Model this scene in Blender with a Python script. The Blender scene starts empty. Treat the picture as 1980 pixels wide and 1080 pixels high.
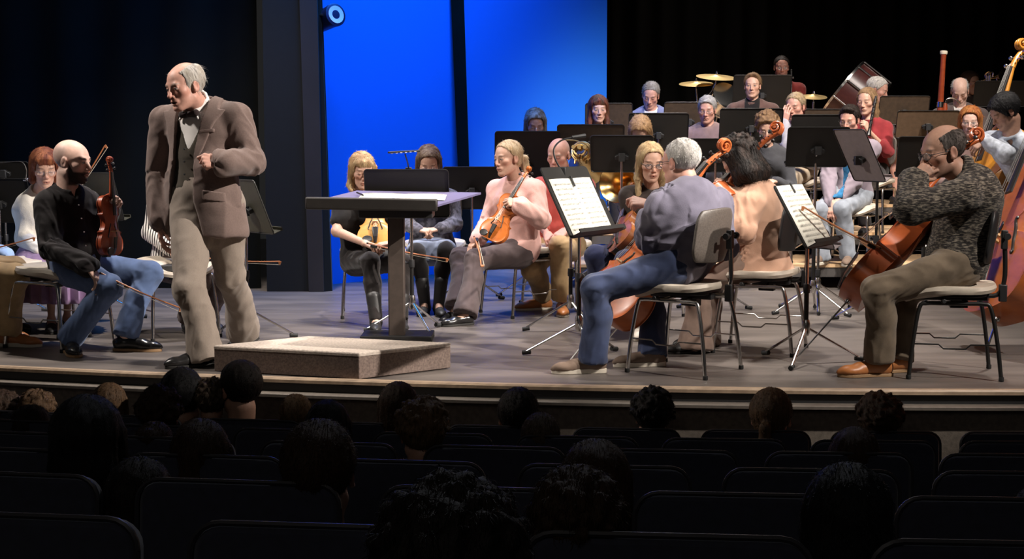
import bpy, math, random
import numpy as np
from mathutils import Vector, Matrix

random.seed(7)
RNG = np.random.default_rng(11)
C = bpy.context.scene.collection
SC = bpy.context.scene

# ---------------------------------------------------------------- camera, world, lights, exposure
F_PX = 2800.0
CAM_Z = 1.24
PITCH = math.atan(272.0 / F_PX)
cd = bpy.data.cameras.new('camera')
cd.sensor_width = 36.0
cd.lens = 36.0 * F_PX / 1980.0
cd.clip_end = 100
cam = bpy.data.objects.new('camera', cd)
cam.location = (0, 0, CAM_Z)
cam.rotation_euler = (math.pi / 2 - PITCH, 0, 0)
C.objects.link(cam)
SC.camera = cam
SC.view_settings.view_transform = 'Standard'
SC.view_settings.look = 'None'
SC.view_settings.gamma = 1
SC.view_settings.use_curve_mapping = False
SC.view_settings.exposure = 0.36

w = bpy.data.worlds.new('world')
SC.world = w
w.use_nodes = True
w.node_tree.nodes['Background'].inputs[0].default_value = (0.56, 0.55, 0.54, 1)
w.node_tree.nodes['Background'].inputs[1].default_value = 0.020


def lamp(name, kind, loc, target, power, color=(1, 1, 1), size=0.3, cone=60, blend=0.5, size_y=None):
    ld = bpy.data.lights.new(name, kind)
    ld.energy = power
    ld.color = color
    if kind == 'SPOT':
        ld.spot_size = math.radians(cone)
        ld.spot_blend = blend
        ld.shadow_soft_size = size
    elif kind == 'AREA':
        ld.size = size
        if size_y:
            ld.shape = 'RECTANGLE'
            ld.size_y = size_y
    else:
        ld.shadow_soft_size = size
    o = bpy.data.objects.new(name, ld)
    o.location = loc
    o.rotation_euler = (Vector(target) - Vector(loc)).to_track_quat('-Z', 'Y').to_euler()
    C.objects.link(o)
    return o


WARM = (1.0, 0.915, 0.83)
lamp('key_spot', 'SPOT', (8.0, 4.7, 6.5), (-1.0, 8.4, 1.1), 7000, WARM, 0.10, 20.5, 0.4)
lamp('added_hall_rim', 'SPOT', (0.8, 9.8, 6.8), (0.2, 1.2, 0.3), 260, (0.9, 0.92, 1.0), 0.3, 58, 1.0)  # added spot standing in for stage spill, rims the audience hair
lamp('red_spot', 'SPOT', (5.2, 8.2, 4.5), (2.4, 7.5, 0.0), 90, (1.0, 0.22, 0.10), 0.2, 30, 0.9)
for i, x in enumerate((-2.3, 0.4, 2.7)):
    lamp('overhead_spot', 'SPOT', (x + 0.5, 10.0, 7.2), (x, 9.95, 0.0), 1450, WARM, 0.22, 46, 0.4)
lamp('right_front_spot', 'SPOT', (6.5, 3.0, 7.5), (1.9, 8.1, 1.05), 3000, WARM, 0.12, 22.5, 0.4)
lamp('added_stage_front_fill', 'AREA', (-2.0, -5.0, 5.5), (0.3, 7.2, -0.3), 26, WARM, 3.0)  # added soft fill that lifts the stage front, not a real fixture
lamp('left_spot', 'SPOT', (-5.5, 8.1, 5.0), (-0.4, 9.0, 0.9), 1150, WARM, 0.2, 46, 0.7)
lamp('riser_spot', 'SPOT', (5.0, 8.0, 7.2), (3.0, 13.3, 0.9), 2900, WARM, 0.25, 42, 0.7)
lamp('riser_spot', 'SPOT', (2.6, 8.0, 7.2), (2.0, 13.4, 0.9), 2100, WARM, 0.25, 33, 0.8)
fl = lamp('cyclorama_flood', 'AREA', (0.0, 11.25, 5.0), (-1.3, 12.55, 1.2), 94, (0.015, 0.26, 1.0), 3.6, size_y=0.5)
fl.data.spread = math.radians(96)
lamp('added_percussion_fill', 'SPOT', (2.2, 16.8, 6.4), (2.2, 15.3, 1.5), 900, WARM, 0.2, 60, 0.7)  # added backlight to brighten the cymbals and the back row

# ---------------------------------------------------------------- pixel helpers (photograph pixels -> points in the room)
cP, sP = math.cos(PITCH), math.sin(PITCH)


def ray(px, py):
    a, b = (px - 990.0) / F_PX, -(py - 540.0) / F_PX
    return np.array([a, cP + b * sP, -sP + b * cP])


def W(px, py, Y):
    d = ray(px, py)
    return np.array([0, 0, CAM_Z]) + d * (Y / d[1])


def G(px, py, z=0.0):
    d = ray(px, py)
    return np.array([0, 0, CAM_Z]) + d * ((z - CAM_Z) / d[2])


def dirv(yaw, pitch=0.0):
    """facing direction: yaw 0 looks at the camera, 90 to the picture's right; pitch>0 looks down"""
    a, p = math.radians(yaw), math.radians(pitch)
    return np.array([math.sin(a) * math.cos(p), -math.cos(a) * math.cos(p), -math.sin(p)])


def nrm(v):
    v = np.asarray(v, float)
    return v / (np.linalg.norm(v) + 1e-12)


def srgb(r, g, b):
    f = lambda c: (c / 255 / 12.92) if c / 255 <= 0.04045 else ((c / 255 + 0.055) / 1.055) ** 2.4
    return (f(r), f(g), f(b))


# ---------------------------------------------------------------- materials
MATS = {}


def mat(name, col, rough=0.6, metal=0.0, noise=0.0, nscale=30.0, bump=0.0, bscale=200.0, vcol=False, sheen=0.0,
        stretch=None, col2=None, spec=0.5, coat=0.0, contrast=(0.35, 0.65), emit=None, sss=0.0):
    if name in MATS:
        return MATS[name]
    m = bpy.data.materials.new(name)
    m.use_nodes = True
    nt = m.node_tree
    b = nt.nodes['Principled BSDF']
    b.inputs['Base Color'].default_value = (*col, 1)
    b.inputs['Roughness'].default_value = rough
    b.inputs['Metallic'].default_value = metal
    b.inputs['Specular IOR Level'].default_value = spec
    b.inputs['Sheen Weight'].default_value = sheen
    b.inputs['Coat Weight'].default_value = coat
    b.inputs['Coat Roughness'].default_value = 0.12
    if sss:
        b.inputs['Subsurface Weight'].default_value = sss
        b.inputs['Subsurface Radius'].default_value = (0.012, 0.005, 0.003)
    tc = nt.nodes.new('ShaderNodeTexCoord')
    vec = tc.outputs['Object']
    if stretch:
        mp = nt.nodes.new('ShaderNodeMapping')
        mp.inputs['Scale'].default_value = stretch
        nt.links.new(vec, mp.inputs[0])
        vec = mp.outputs[0]
    src = None
    if vcol:
        a = nt.nodes.new('ShaderNodeAttribute')
        a.attribute_name = 'tint'
        src = a.outputs['Color']
    if noise > 0 or col2:
        n = nt.nodes.new('ShaderNodeTexNoise')
        n.inputs['Scale'].default_value = nscale
        n.inputs['Detail'].default_value = 4
        nt.links.new(vec, n.inputs['Vector'])
        mr = nt.nodes.new('ShaderNodeMapRange')
        mr.inputs[1].default_value, mr.inputs[2].default_value = contrast
        nt.links.new(n.outputs['Fac'], mr.inputs[0])
        mx = nt.nodes.new('ShaderNodeMix')
        mx.data_type = 'RGBA'
        nt.links.new(mr.outputs[0], mx.inputs['Factor'])
        if src is not None:
            hs = nt.nodes.new('ShaderNodeHueSaturation')
            hs.inputs['Value'].default_value = 1 - noise
            nt.links.new(src, hs.inputs['Color'])
            nt.links.new(hs.outputs[0], mx.inputs['A'])
            nt.links.new(src, mx.inputs['B'])
        else:
            c2 = col2 or tuple(c * (1 - noise) for c in col)
            mx.inputs['A'].default_value = (*c2, 1)
            mx.inputs['B'].default_value = (*col, 1)
        src = mx.outputs['Result']
    if src is not None:
        nt.links.new(src, b.inputs['Base Color'])
    if bump > 0:
        n2 = nt.nodes.new('ShaderNodeTexNoise')
        n2.inputs['Scale'].default_value = bscale
        n2.inputs['Detail'].default_value = 3
        nt.links.new(vec, n2.inputs['Vector'])
        bp = nt.nodes.new('ShaderNodeBump')
        bp.inputs['Strength'].default_value = bump
        bp.inputs['Distance'].default_value = 0.004
        nt.links.new(n2.outputs['Fac'], bp.inputs['Height'])
        nt.links.new(bp.outputs[0], b.inputs['Normal'])
    if emit:
        b.inputs['Emission Color'].default_value = (*emit[0], 1)
        b.inputs['Emission Strength'].default_value = emit[1]
    MATS[name] = m
    return m


def cloth(name, rgb, **k):
    a = dict(rough=0.9, noise=0.25, nscale=14, bump=0.25, bscale=420, sheen=0.15, spec=0.2)
    a.update(k)
    return mat(name, srgb(*rgb), **a)


# ---------------------------------------------------------------- objects
def tag(o, label=None, cat=None, group=None, kind=None):
    if label: o['label'] = label
    if cat: o['category'] = cat
    if group: o['group'] = group
    if kind: o['kind'] = kind
    return o


def thing(name, label, cat, loc=(0, 0, 0), group=None):
    o = bpy.data.objects.new(name, None)
    o.empty_display_size = 0.05
    o.location = Vector(loc)
    C.objects.link(o)
    return tag(o, label, cat, group)


def setpar(o, p):
    if p is not None:
        o.parent = p
        q, t = p, Vector((0, 0, 0))
        while q is not None:
            t = t + q.location
            q = q.parent
        o.location = o.location - t if o.type == 'EMPTY' else -t


def addmesh(name, v, f, m, parent=None, smooth=True, tint=None, bev=0.0, local=False, sub=0, midx=None):
    """mesh given in room coordinates; the parent Empties carry no rotation, so the child is only shifted back"""
    me = bpy.data.meshes.new(name)
    v = np.asarray(v, np.float32)
    if isinstance(f, np.ndarray):
        nf, k = f.shape
        me.vertices.add(len(v))
        me.vertices.foreach_set('co', v.ravel())
        me.loops.add(nf * k)
        me.loops.foreach_set('vertex_index', f.astype(np.int32).ravel())
        me.polygons.add(nf)
        me.polygons.foreach_set('loop_start', np.arange(0, nf * k, k, dtype=np.int32))
        me.update(calc_edges=True)
    else:
        me.from_pydata(v.tolist(), [], f)
        me.update()
    if smooth:
        me.shade_smooth() if hasattr(me, 'shade_smooth') else None
    for mm in (m if isinstance(m, (list, tuple)) else [m]):
        me.materials.append(mm)
    if midx is not None:
        me.polygons.foreach_set('material_index', np.asarray(midx, np.int32))
    if tint is not None:
        at = me.attributes.new('tint', 'FLOAT_COLOR', 'POINT')
        t4 = np.ones((len(v), 4), np.float32)
        t4[:, :3] = tint
        at.data.foreach_set('color', t4.ravel())
    o = bpy.data.objects.new(name, me)
    C.objects.link(o)
    if parent is not None:
        o.parent = parent
        if not local:
            q, t = parent, Vector((0, 0, 0))
            while q is not None:
                t = t + q.location
                q = q.parent
            o.location = -t
    if bev > 0:
        md = o.modifiers.new('bevel', 'BEVEL')
        md.width = bev
        md.segments = 2
        md.limit_method = 'ANGLE'
        md.angle_limit = math.radians(40)
    if sub:
        md = o.modifiers.new('subdivision', 'SUBSURF')
        md.levels = md.render_levels = sub
    if smooth:
        md = None
        try:
            me.set_sharp_from_angle(angle=math.radians(42))
        except Exception:
            pass
    return o


class MB:
    """collects shapes into one mesh"""

    def __init__(self, M=None):
        self.v, self.f = [], []
        self.M = M  # 4x4 numpy applied to all that is added

    def add(self, v, f):
        n = len(self.v)
        v = np.asarray(v, float)
        if self.M is not None:
            v = v @ self.M[:3, :3].T + self.M[:3, 3]
        self.v += [tuple(p) for p in v]
        self.f += [tuple(i + n for i in q) for q in f]
        return self

    def box(self, c, h, R=None):
        s = np.array([[-1, -1, -1], [1, -1, -1], [1, 1, -1], [-1, 1, -1], [-1, -1, 1], [1, -1, 1], [1, 1, 1], [-1, 1, 1]]) * np.asarray(h)
        if R is not None:
            s = s @ np.asarray(R).T
        return self.add(s + np.asarray(c), [(0, 3, 2, 1), (4, 5, 6, 7), (0, 1, 5, 4), (1, 2, 6, 5), (2, 3, 7, 6), (3, 0, 4, 7)])

    def tube(self, pts, r, n=10, cap=True, flat=1.0):
        pts = [np.asarray(p, float) for p in pts]
        rs = r if hasattr(r, '__len__') else [r] * len(pts)
        vs, fs = [], []
        up = None
        for i, p in enumerate(pts):
            d = nrm((pts[min(i + 1, len(pts) - 1)] - pts[max(i - 1, 0)]))
            if up is None:
                up = np.array([0, 0, 1.0]) if abs(d[2]) < 0.9 else np.array([1.0, 0, 0])
            a = nrm(np.cross(up, d))
            b = np.cross(d, a)
            up = b
            for k in range(n):
                t = 2 * math.pi * k / n
                vs.append(p + a * math.cos(t) * rs[i] + b * math.sin(t) * rs[i] * flat)
        for i in range(len(pts) - 1):
            for k in range(n):
                k2 = (k + 1) % n
                fs.append((i * n + k, i * n + k2, (i + 1) * n + k2, (i + 1) * n + k))
        if cap:
            fs.append(tuple(reversed(range(n))))
            fs.append(tuple((len(pts) - 1) * n + k for k in range(n)))
        return self.add(vs, fs)

    def lathe(self, prof, c, ax, n=24):
        """prof: list of (radius, height along ax)"""
        ax = nrm(ax)
        up = np.array([0, 0, 1.0]) if abs(ax[2]) < 0.9 else np.array([1.0, 0, 0])
        a = nrm(np.cross(up, ax)); b = np.cross(ax, a)
        vs, fs = [], []
        for r, h in prof:
            for k in range(n):
                t = 2 * math.pi * k / n
                vs.append(np.asarray(c) + ax * h + (a * math.cos(t) + b * math.sin(t)) * r)
        for i in range(len(prof) - 1):
            for k in range(n):
                k2 = (k + 1) % n
                fs.append((i * n + k, i * n + k2, (i + 1) * n + k2, (i + 1) * n + k))
        fs.append(tuple(reversed(range(n))))
        fs.append(tuple((len(prof) - 1) * n + k for k in range(n)))
        return self.add(vs, fs)

    def prism(self, poly, o, ex, ey, ez, h):
        """2D polygon in plane (ex,ey) at o, extruded along ez by h"""
        o, ex, ey, ez = map(np.asarray, (o, ex, ey, ez))
        n = len(poly)
        vs = [o + ex * x + ey * y for x, y in poly] + [o + ex * x + ey * y + ez * h for x, y in poly]
        fs = [tuple(reversed(range(n))), tuple(range(n, 2 * n))] + [(k, (k + 1) % n, n + (k + 1) % n, n + k) for k in range(n)]
        return self.add(vs, fs)

    def build(self, name, m, parent=None, smooth=True, bev=0.0, **k):
        return addmesh(name, self.v, self.f, m, parent, smooth, bev=bev, **k)


def rrect(w, h, r, n=5):
    """rounded rectangle outline centred on 0"""
    out = []
    for cx, cy, a0 in ((w / 2 - r, h / 2 - r, 0), (-w / 2 + r, h / 2 - r, 90), (-w / 2 + r, -h / 2 + r, 180), (w / 2 - r, -h / 2 + r, 270)):
        for k in range(n + 1):
            a = math.radians(a0 + 90 * k / n)
            out.append((cx + r * math.cos(a), cy + r * math.sin(a)))
    return out


def smoothpath(pts, per=6):
    """Catmull-Rom through the points"""
    P = [np.asarray(p, float) for p in pts]
    P = [2 * P[0] - P[1]] + P + [2 * P[-1] - P[-2]]
    out = []
    for i in range(1, len(P) - 2):
        for k in range(per):
            t = k / per
            out.append(0.5 * (2 * P[i] + (P[i + 1] - P[i - 1]) * t + (2 * P[i - 1] - 5 * P[i] + 4 * P[i + 1] - P[i + 2]) * t * t
                              + (3 * P[i] - P[i - 1] - 3 * P[i + 1] + P[i + 2]) * t ** 3))
    out.append(P[-2])
    return out
# ---------------------------------------------------------------- smooth solid modelling (signed distance fields meshed with surface nets)
f32 = np.float32


def _hash(ix, iy, iz):
    h = (ix * 374761393 + iy * 668265263 + iz * 2147483647 * 3 + 1013904223).astype(np.int64) & 0xffffffff
    h = ((h ^ (h >> 13)) * 1274126177) & 0xffffffff
    return ((h ^ (h >> 16)) & 0xffff).astype(f32) / 32768.0 - 1.0


def vnoise(p):
    """value noise at points (n,3), about -1..1"""
    i = np.floor(p).astype(np.int64)
    f = (p - i).astype(f32)
    f = f * f * (3 - 2 * f)
    r = 0
    for dx in (0, 1):
        wx = f[:, 0] if dx else 1 - f[:, 0]
        for dy in (0, 1):
            wy = f[:, 1] if dy else 1 - f[:, 1]
            for dz in (0, 1):
                wz = f[:, 2] if dz else 1 - f[:, 2]
                r = r + wx * wy * wz * _hash(i[:, 0] + dx, i[:, 1] + dy, i[:, 2] + dz)
    return r


def RC(a, b, ra, rb=None, k=0.02, op='u'):
    a, b = np.asarray(a, float), np.asarray(b, float)
    rb = ra if rb is None else rb
    r = max(ra, rb)

    def fn(X, Y, Z):
        d = b - a
        L = float(d @ d) + 1e-12
        px, py, pz = X - a[0], Y - a[1], Z - a[2]
        t = np.clip((px * d[0] + py * d[1] + pz * d[2]) / L, 0, 1)
        return np.sqrt((px - t * d[0]) ** 2 + (py - t * d[1]) ** 2 + (pz - t * d[2]) ** 2) - (ra + (rb - ra) * t)
    return (fn, np.minimum(a, b) - r, np.maximum(a, b) + r, k, op)


def EL(c, r, R=None, k=0.02, op='u'):
    """ellipsoid; R columns = its axes in the room"""
    c, r = np.asarray(c, float), np.asarray(r, float)
    R = np.eye(3) if R is None else np.asarray(R, float)
    ext = np.abs(R) @ r

    def fn(X, Y, Z):
        px, py, pz = X - c[0], Y - c[1], Z - c[2]
        q = [px * R[0, j] + py * R[1, j] + pz * R[2, j] for j in range(3)]
        k0 = np.sqrt((q[0] / r[0]) ** 2 + (q[1] / r[1]) ** 2 + (q[2] / r[2]) ** 2)
        k1 = np.sqrt((q[0] / r[0] ** 2) ** 2 + (q[1] / r[1] ** 2) ** 2 + (q[2] / r[2] ** 2) ** 2) + 1e-9
        return k0 * (k0 - 1) / k1
    return (fn, c - ext, c + ext, k, op)


def BX(c, h, R=None, rnd=0.01, k=0.01, op='u'):
    c, h = np.asarray(c, float), np.asarray(h, float)
    R = np.eye(3) if R is None else np.asarray(R, float)
    ext = np.abs(R) @ h

    def fn(X, Y, Z):
        px, py, pz = X - c[0], Y - c[1], Z - c[2]
        q = [np.abs(px * R[0, j] + py * R[1, j] + pz * R[2, j]) - (h[j] - rnd) for j in range(3)]
        return np.sqrt(sum(np.maximum(x, 0) ** 2 for x in q)) + np.minimum(np.maximum(q[0], np.maximum(q[1], q[2])), 0) - rnd
    return (fn, c - ext, c + ext, k, op)


def FN(fn, lo, hi, k=0.01, op='u'):
    return (fn, np.asarray(lo, float), np.asarray(hi, float), k, op)


def CUT(p, n, k=0.004):
    """cut away what lies on the side of n beyond p (whole field)"""
    p, n = np.asarray(p, float), nrm(n)
    return (lambda X, Y, Z: -((X - p[0]) * n[0] + (Y - p[1]) * n[1] + (Z - p[2]) * n[2]), None, None, k, 's')


def axis_coords(lo, hi, h, fine=()):
    """grid line positions from lo to hi with step h, finer inside the (a, b, step) intervals"""
    out, x = [], lo
    while x < hi:
        out.append(x)
        s = h
        for a, b, st in fine:
            if a - 1e-9 <= x < b:
                s = min(s, st)
            elif x < a < x + s:
                s = min(s, max(a - x, st))
        x += s
    out.append(hi)
    return np.array(out)


def field_mesh(prims, h, fine=(), pad=0.02, bounds=None):
    """prims -> (verts, quads). fine: list of (lo3, hi3, step)"""
    us = [p for p in prims if p[4] == 'u']
    lo = np.min([p[1] for p in us], axis=0) - pad
    hi = np.max([p[2] for p in us], axis=0) + pad
    if bounds is not None:
        lo, hi = np.maximum(lo, bounds[0]), np.minimum(hi, bounds[1])
    ax = [axis_coords(lo[i], hi[i], h, [(f[0][i], f[1][i], f[2]) for f in fine]) for i in range(3)]
    n = [len(a) for a in ax]
    D = np.full(n, 1.0, f32)
    A = [a.astype(f32) for a in ax]
    for fn, plo, phi, k, op in prims:
        if plo is None:
            sl = (slice(None),) * 3
        else:
            m = 0.012 + k + h
            sl = tuple(slice(max(0, int(np.searchsorted(ax[i], plo[i] - m)) - 1), int(np.searchsorted(ax[i], phi[i] + m)) + 1) for i in range(3))
        X, Y, Z = A[0][sl[0], None, None], A[1][None, sl[1], None], A[2][None, None, sl[2]]
        if min(X.shape[0], Y.shape[1], Z.shape[2]) == 0:
            continue
        d = fn(X, Y, Z).astype(f32)
        o = D[sl]
        if op == 'u':
            hh = np.clip(0.5 + 0.5 * (o - d) / k, 0, 1)
            D[sl] = o + (d - o) * hh - k * hh * (1 - hh)
        elif op == 's':
            hh = np.clip(0.5 - 0.5 * (o + d) / k, 0, 1)
            D[sl] = o + (-d - o) * hh + k * hh * (1 - hh)
        else:
            hh = np.clip(0.5 - 0.5 * (d - o) / k, 0, 1)
            D[sl] = d + (o - d) * hh + k * hh * (1 - hh)
    D[0], D[-1] = np.maximum(D[0], 1e-3), np.maximum(D[-1], 1e-3)
    D[:, 0], D[:, -1] = np.maximum(D[:, 0], 1e-3), np.maximum(D[:, -1], 1e-3)
    D[:, :, 0], D[:, :, -1] = np.maximum(D[:, :, 0], 1e-3), np.maximum(D[:, :, -1], 1e-3)
    return surface_nets(D, ax)


def surface_nets(D, ax):
    ins = (D < 0)
    s8 = ins.astype(np.uint8)
    c = sum(s8[a:D.shape[0] - 1 + a, b:D.shape[1] - 1 + b, g:D.shape[2] - 1 + g] for a in (0, 1) for b in (0, 1) for g in (0, 1))
    act = np.argwhere((c > 0) & (c < 8))
    idx = np.full(c.shape, -1, np.int32)
    idx[act[:, 0], act[:, 1], act[:, 2]] = np.arange(len(act))
    co = [(a, b, g) for a in (0, 1) for b in (0, 1) for g in (0, 1)]
    V = np.stack([D[act[:, 0] + a, act[:, 1] + b, act[:, 2] + g] for a, b, g in co], 1)
    acc = np.zeros((len(act), 3), f32)
    cnt = np.zeros(len(act), f32)
    for i, p in enumerate(co):
        for j, q in enumerate(co):
            if j > i and sum(abs(p[t] - q[t]) for t in range(3)) == 1:
                va, vb = V[:, i], V[:, j]
                m = (va < 0) != (vb < 0)
                t = np.where(m, va / np.where(m, va - vb, 1), 0)
                t = np.clip(t, 0, 1)
                for d in range(3):
                    acc[:, d] += np.where(m, p[d] + (q[d] - p[d]) * t, 0)
                cnt += m
    acc /= cnt[:, None]
    verts = np.stack([ax[d][act[:, d]] + acc[:, d] * (ax[d][act[:, d] + 1] - ax[d][act[:, d]]) for d in range(3)], 1)
    quads = []
    N = D.shape
    for d in range(3):
        e, g = (d + 1) % 3, (d + 2) % 3
        sa = [slice(1, N[t] - 1) for t in range(3)]
        sb = list(sa)
        sa[d] = slice(0, N[d] - 1)
        sb[d] = slice(1, N[d])
        A, B = ins[tuple(sa)], ins[tuple(sb)]
        for cross, flip in ((A & ~B, False), (~A & B, True)):
            w = np.argwhere(cross)
            if not len(w):
                continue
            off = np.ones(3, int); off[d] = 0
            w = w + off
            def cell(de, dg):
                q = w.copy(); q[:, e] -= de; q[:, g] -= dg
                return idx[q[:, 0], q[:, 1], q[:, 2]]
            Q = np.stack([cell(1, 1), cell(0, 1), cell(0, 0), cell(1, 0)], 1)
            quads.append(Q[:, ::-1] if flip else Q)
    Q = np.concatenate(quads)
    Q = Q[(Q >= 0).all(1)]
    return verts.astype(f32), Q


def vnormals(v, q):
    a, b, c, d = (v[q[:, i]] for i in range(4))
    n = np.cross(c - a, d - b)
    out = np.zeros_like(v)
    for i in range(4):
        np.add.at(out, q[:, i], n)
    return out / (np.linalg.norm(out, axis=1, keepdims=True) + 1e-12)


def relax(v, q, it=1, lam=0.5):
    for _ in range(it):
        s = np.zeros_like(v); c = np.zeros(len(v), f32)
        for i in range(4):
            np.add.at(s, q[:, i], v[q[:, (i + 1) % 4]]); np.add.at(s, q[:, i], v[q[:, (i - 1) % 4]])
            np.add.at(c, q[:, i], 2)
        v = v + lam * (s / np.maximum(c, 1)[:, None] - v)
    return v


def drop_small(v, q, keep=0.03):
    """leave out loose crumbs of a field mesh"""
    lab = np.arange(len(v))
    for _ in range(400):
        m = lab[q].min(1)
        new = lab.copy()
        for i in range(4):
            np.minimum.at(new, q[:, i], m)
        new = new[new]
        if (new == lab).all():
            break
        lab = new
    u, inv, cnt = np.unique(lab, return_inverse=True, return_counts=True)
    ok = (cnt >= keep * len(v))[inv]
    if ok.all():
        return v, q
    mp = np.cumsum(ok) - 1
    q = q[ok[q].all(1)]
    return v[ok], mp[q]


def wrinkle(v, q, bones, amp=0.006, seed=0.0, base=0.002):
    """cloth folds: rings round the limbs near bent joints, soft drape elsewhere. bones: (a, b, weight at a, weight at b)"""
    n = vnormals(v, q)
    disp = base * vnoise(v * 9 + seed) + base * 0.6 * vnoise(v * 22 + seed)
    best = np.full(len(v), 9.0, f32)
    add = np.zeros(len(v), f32)
    for a, b, wa, wb in bones:
        d = b - a
        L = np.linalg.norm(d) + 1e-9
        u = d / L
        p = v - a
        t = np.clip(p @ u, 0, L)
        r = np.linalg.norm(p - t[:, None] * u, axis=1)
        e = nrm(np.cross(u, [0.3, 0.2, 0.93])); g = np.cross(u, e)
        ang = np.arctan2(p @ g, p @ e)
        wgt = wa * np.exp(-(t / (0.38 * L)) ** 2) + wb * np.exp(-((L - t) / (0.38 * L)) ** 2) + 0.15
        qx = np.stack([t * 17 + 1.5 * np.sin(ang + seed) + .8 * np.sin(2 * ang + 2 * seed), np.cos(ang) * 1.3 + seed, np.sin(ang) * 1.3 + L], 1)
        nz = vnoise(qx)
        rid = .8 - np.abs(nz) * 2.0
        m = r < best
        best = np.where(m, r, best)
        add = np.where(m, wgt * rid, add)
    return relax(v + n * (disp + amp * add)[:, None], q, 2, .5)
# ---------------------------------------------------------------- people
SKIN = mat('skin', (0.6, 0.36, 0.27), rough=0.52, noise=0.10, nscale=60, bump=0.08, bscale=500, vcol=True, spec=0.4)
HAIR = mat('hair', (0.2, 0.1, 0.05), rough=0.55, vcol=True, noise=0.35, nscale=9, stretch=(16, 16, 2.2), bump=0.5, bscale=60, spec=0.22)
GLASS_FRAME = mat('glasses_frame', (0.03, 0.03, 0.035), rough=0.3)
LENS = mat('glasses_lens', (0.9, 0.92, 0.95), rough=0.05, spec=0.6)
LENS.node_tree.nodes['Principled BSDF'].inputs['Alpha'].default_value = 0.12
SKINS = dict(fair=(0.57, 0.34, 0.25), pink=(0.56, 0.30, 0.23), tan=(0.42, 0.235, 0.165), pale=(0.64, 0.41, 0.33))


def frame(fwd, up):
    """columns: left, forward, up (head/torso coordinates x, y, z)"""
    f = nrm(fwd)
    u = nrm(np.asarray(up) - f * (np.asarray(up) @ f))
    l = np.cross(f, u) * -1.0
    l = np.cross(u, f)
    return np.stack([-l if False else l, f, u], 1)


def head_frame(yaw, pitch, roll=0.0):
    f = dirv(yaw, pitch)
    left0 = np.array([math.cos(math.radians(yaw)), math.sin(math.radians(yaw)), 0])
    u = np.cross(f, -left0) * -1
    u = np.cross(left0, f) * -1
    if u[2] < 0: u = -u
    r = math.radians(roll)
    l = left0 * math.cos(r) + u * math.sin(r)
    u2 = u * math.cos(r) - left0 * math.sin(r)
    return np.stack([l, f, u2], 1)


def ik(a, t, l1, l2, pole):
    """middle joint between a and t; lengths l1, l2; pole: direction to bend towards"""
    a, t = np.asarray(a, float), np.asarray(t, float)
    d = t - a
    L = np.linalg.norm(d)
    u = d / (L + 1e-9)
    if L > (l1 + l2) * 0.995:
        k = L / ((l1 + l2) * 0.995)
        l1, l2 = l1 * k, l2 * k
    x = (l1 * l1 - l2 * l2 + L * L) / (2 * L)
    hh = math.sqrt(max(l1 * l1 - x * x, 0))
    p = np.asarray(pole, float)
    p = nrm(p - u * (p @ u))
    return a + u * x + p * hh


HEAD_PRIMS = None


def head_prims(c, R, s=1.0, kind='m', jaw=1.0, nose=1.0, mouth=0.0):
    """head solid; c centre, R head frame, s scale"""
    P = lambda x, y, z: c + R @ (np.array([x, y, z]) * s)
    e = lambda p, r, k=0.02, op='u': EL(P(*p), np.array(r) * s, R, k * s, op)
    rc = lambda a, b, ra, rb=None, k=0.012, op='u': RC(P(*a), P(*b), ra * s, (ra if rb is None else rb) * s, k * s, op)
    j = jaw
    out = [e((0, -.018, .035), (.074, .095, .083)), e((0, .03, .03), (.061, .058, .062)),
           e((0, .034, -.035), (.057 * (0.5 + 0.5 * j), .054, .075), .025),
           rc((.044 * j, .0, -.06), (.017 * j, .066, -.096), .021, .018, .025), rc((-.044 * j, .0, -.06), (-.017 * j, .066, -.096), .021, .018, .025),
           e((0, .076, -.099), (.021 * j, .018, .016), .015),
           e((.040, .054, -.018), (.025, .026, .02), .02), e((-.040, .054, -.018), (.025, .026, .02), .02),
           rc((-.034, .079, .021), (.034, .079, .021), .0115 if kind == 'm' else .009, None, .015)]
    for sx in (1, -1):
        out += [e((.031 * sx, .099, .003), (.0185, .016, .0115), .010, 's')]
    for sx in (1, -1):
        out += [e((.031 * sx, .0765, .002), (.0135, .0135, .0125), .003),
                rc((.018 * sx, .0865, .0085), (.044 * sx, .081, .0075), .0035, .003, .004)]
    out += [rc((0, .085, .012), (0, .090 + .016 * nose, -.031), .0075, .0108 * (.5 + .5 * nose), .010),
            e((.0125, .094, -.036), (.008, .010, .008), .006), e((-.0125, .094, -.036), (.008, .010, .008), .006),
            e((.0065, .101, -.0445), (.0035, .004, .003), .002, 's'), e((-.0065, .101, -.0445), (.0035, .004, .003), .002, 's'),
            e((0, .083, -.062), (.028, .017, .018), .012),
            rc((-.017, .0885, -.0632), (.0, .0965, -.0610), .0042, .0058, .004), rc((.017, .0885, -.0632), (.0, .0965, -.0610), .0042, .0058, .004),
            rc((-.012, .0905, -.0728), (.012, .0905, -.0728), .0062, None, .005),
            rc((-.021, .094, -.0675), (.021, .094, -.0675), .0022, None, .003, 's'),
            rc((-.0, .0985, -.0675), (.0, .0995, -.0675), .003, None, .004, 's')]
    if mouth:
        out += [e((0, .100, -.0690), (.017, .016, .0065 * mouth), .003, 's')]
    for sx in (1, -1):
        out += [e((.0765 * sx, -.010, -.006), (.0085, .019, .031), .006), rc((.074 * sx, .0, -.030), (.077 * sx, -.004, -.022), .008, None, .005),
                e((.0865 * sx, -.006, -.004), (.0075, .0115, .020), .006, 's')]
    return out


def ell(q, c, r):
    return np.sqrt(sum(((q[i] - c[i]) / r[i]) ** 2 for i in range(3))) - 1


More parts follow.
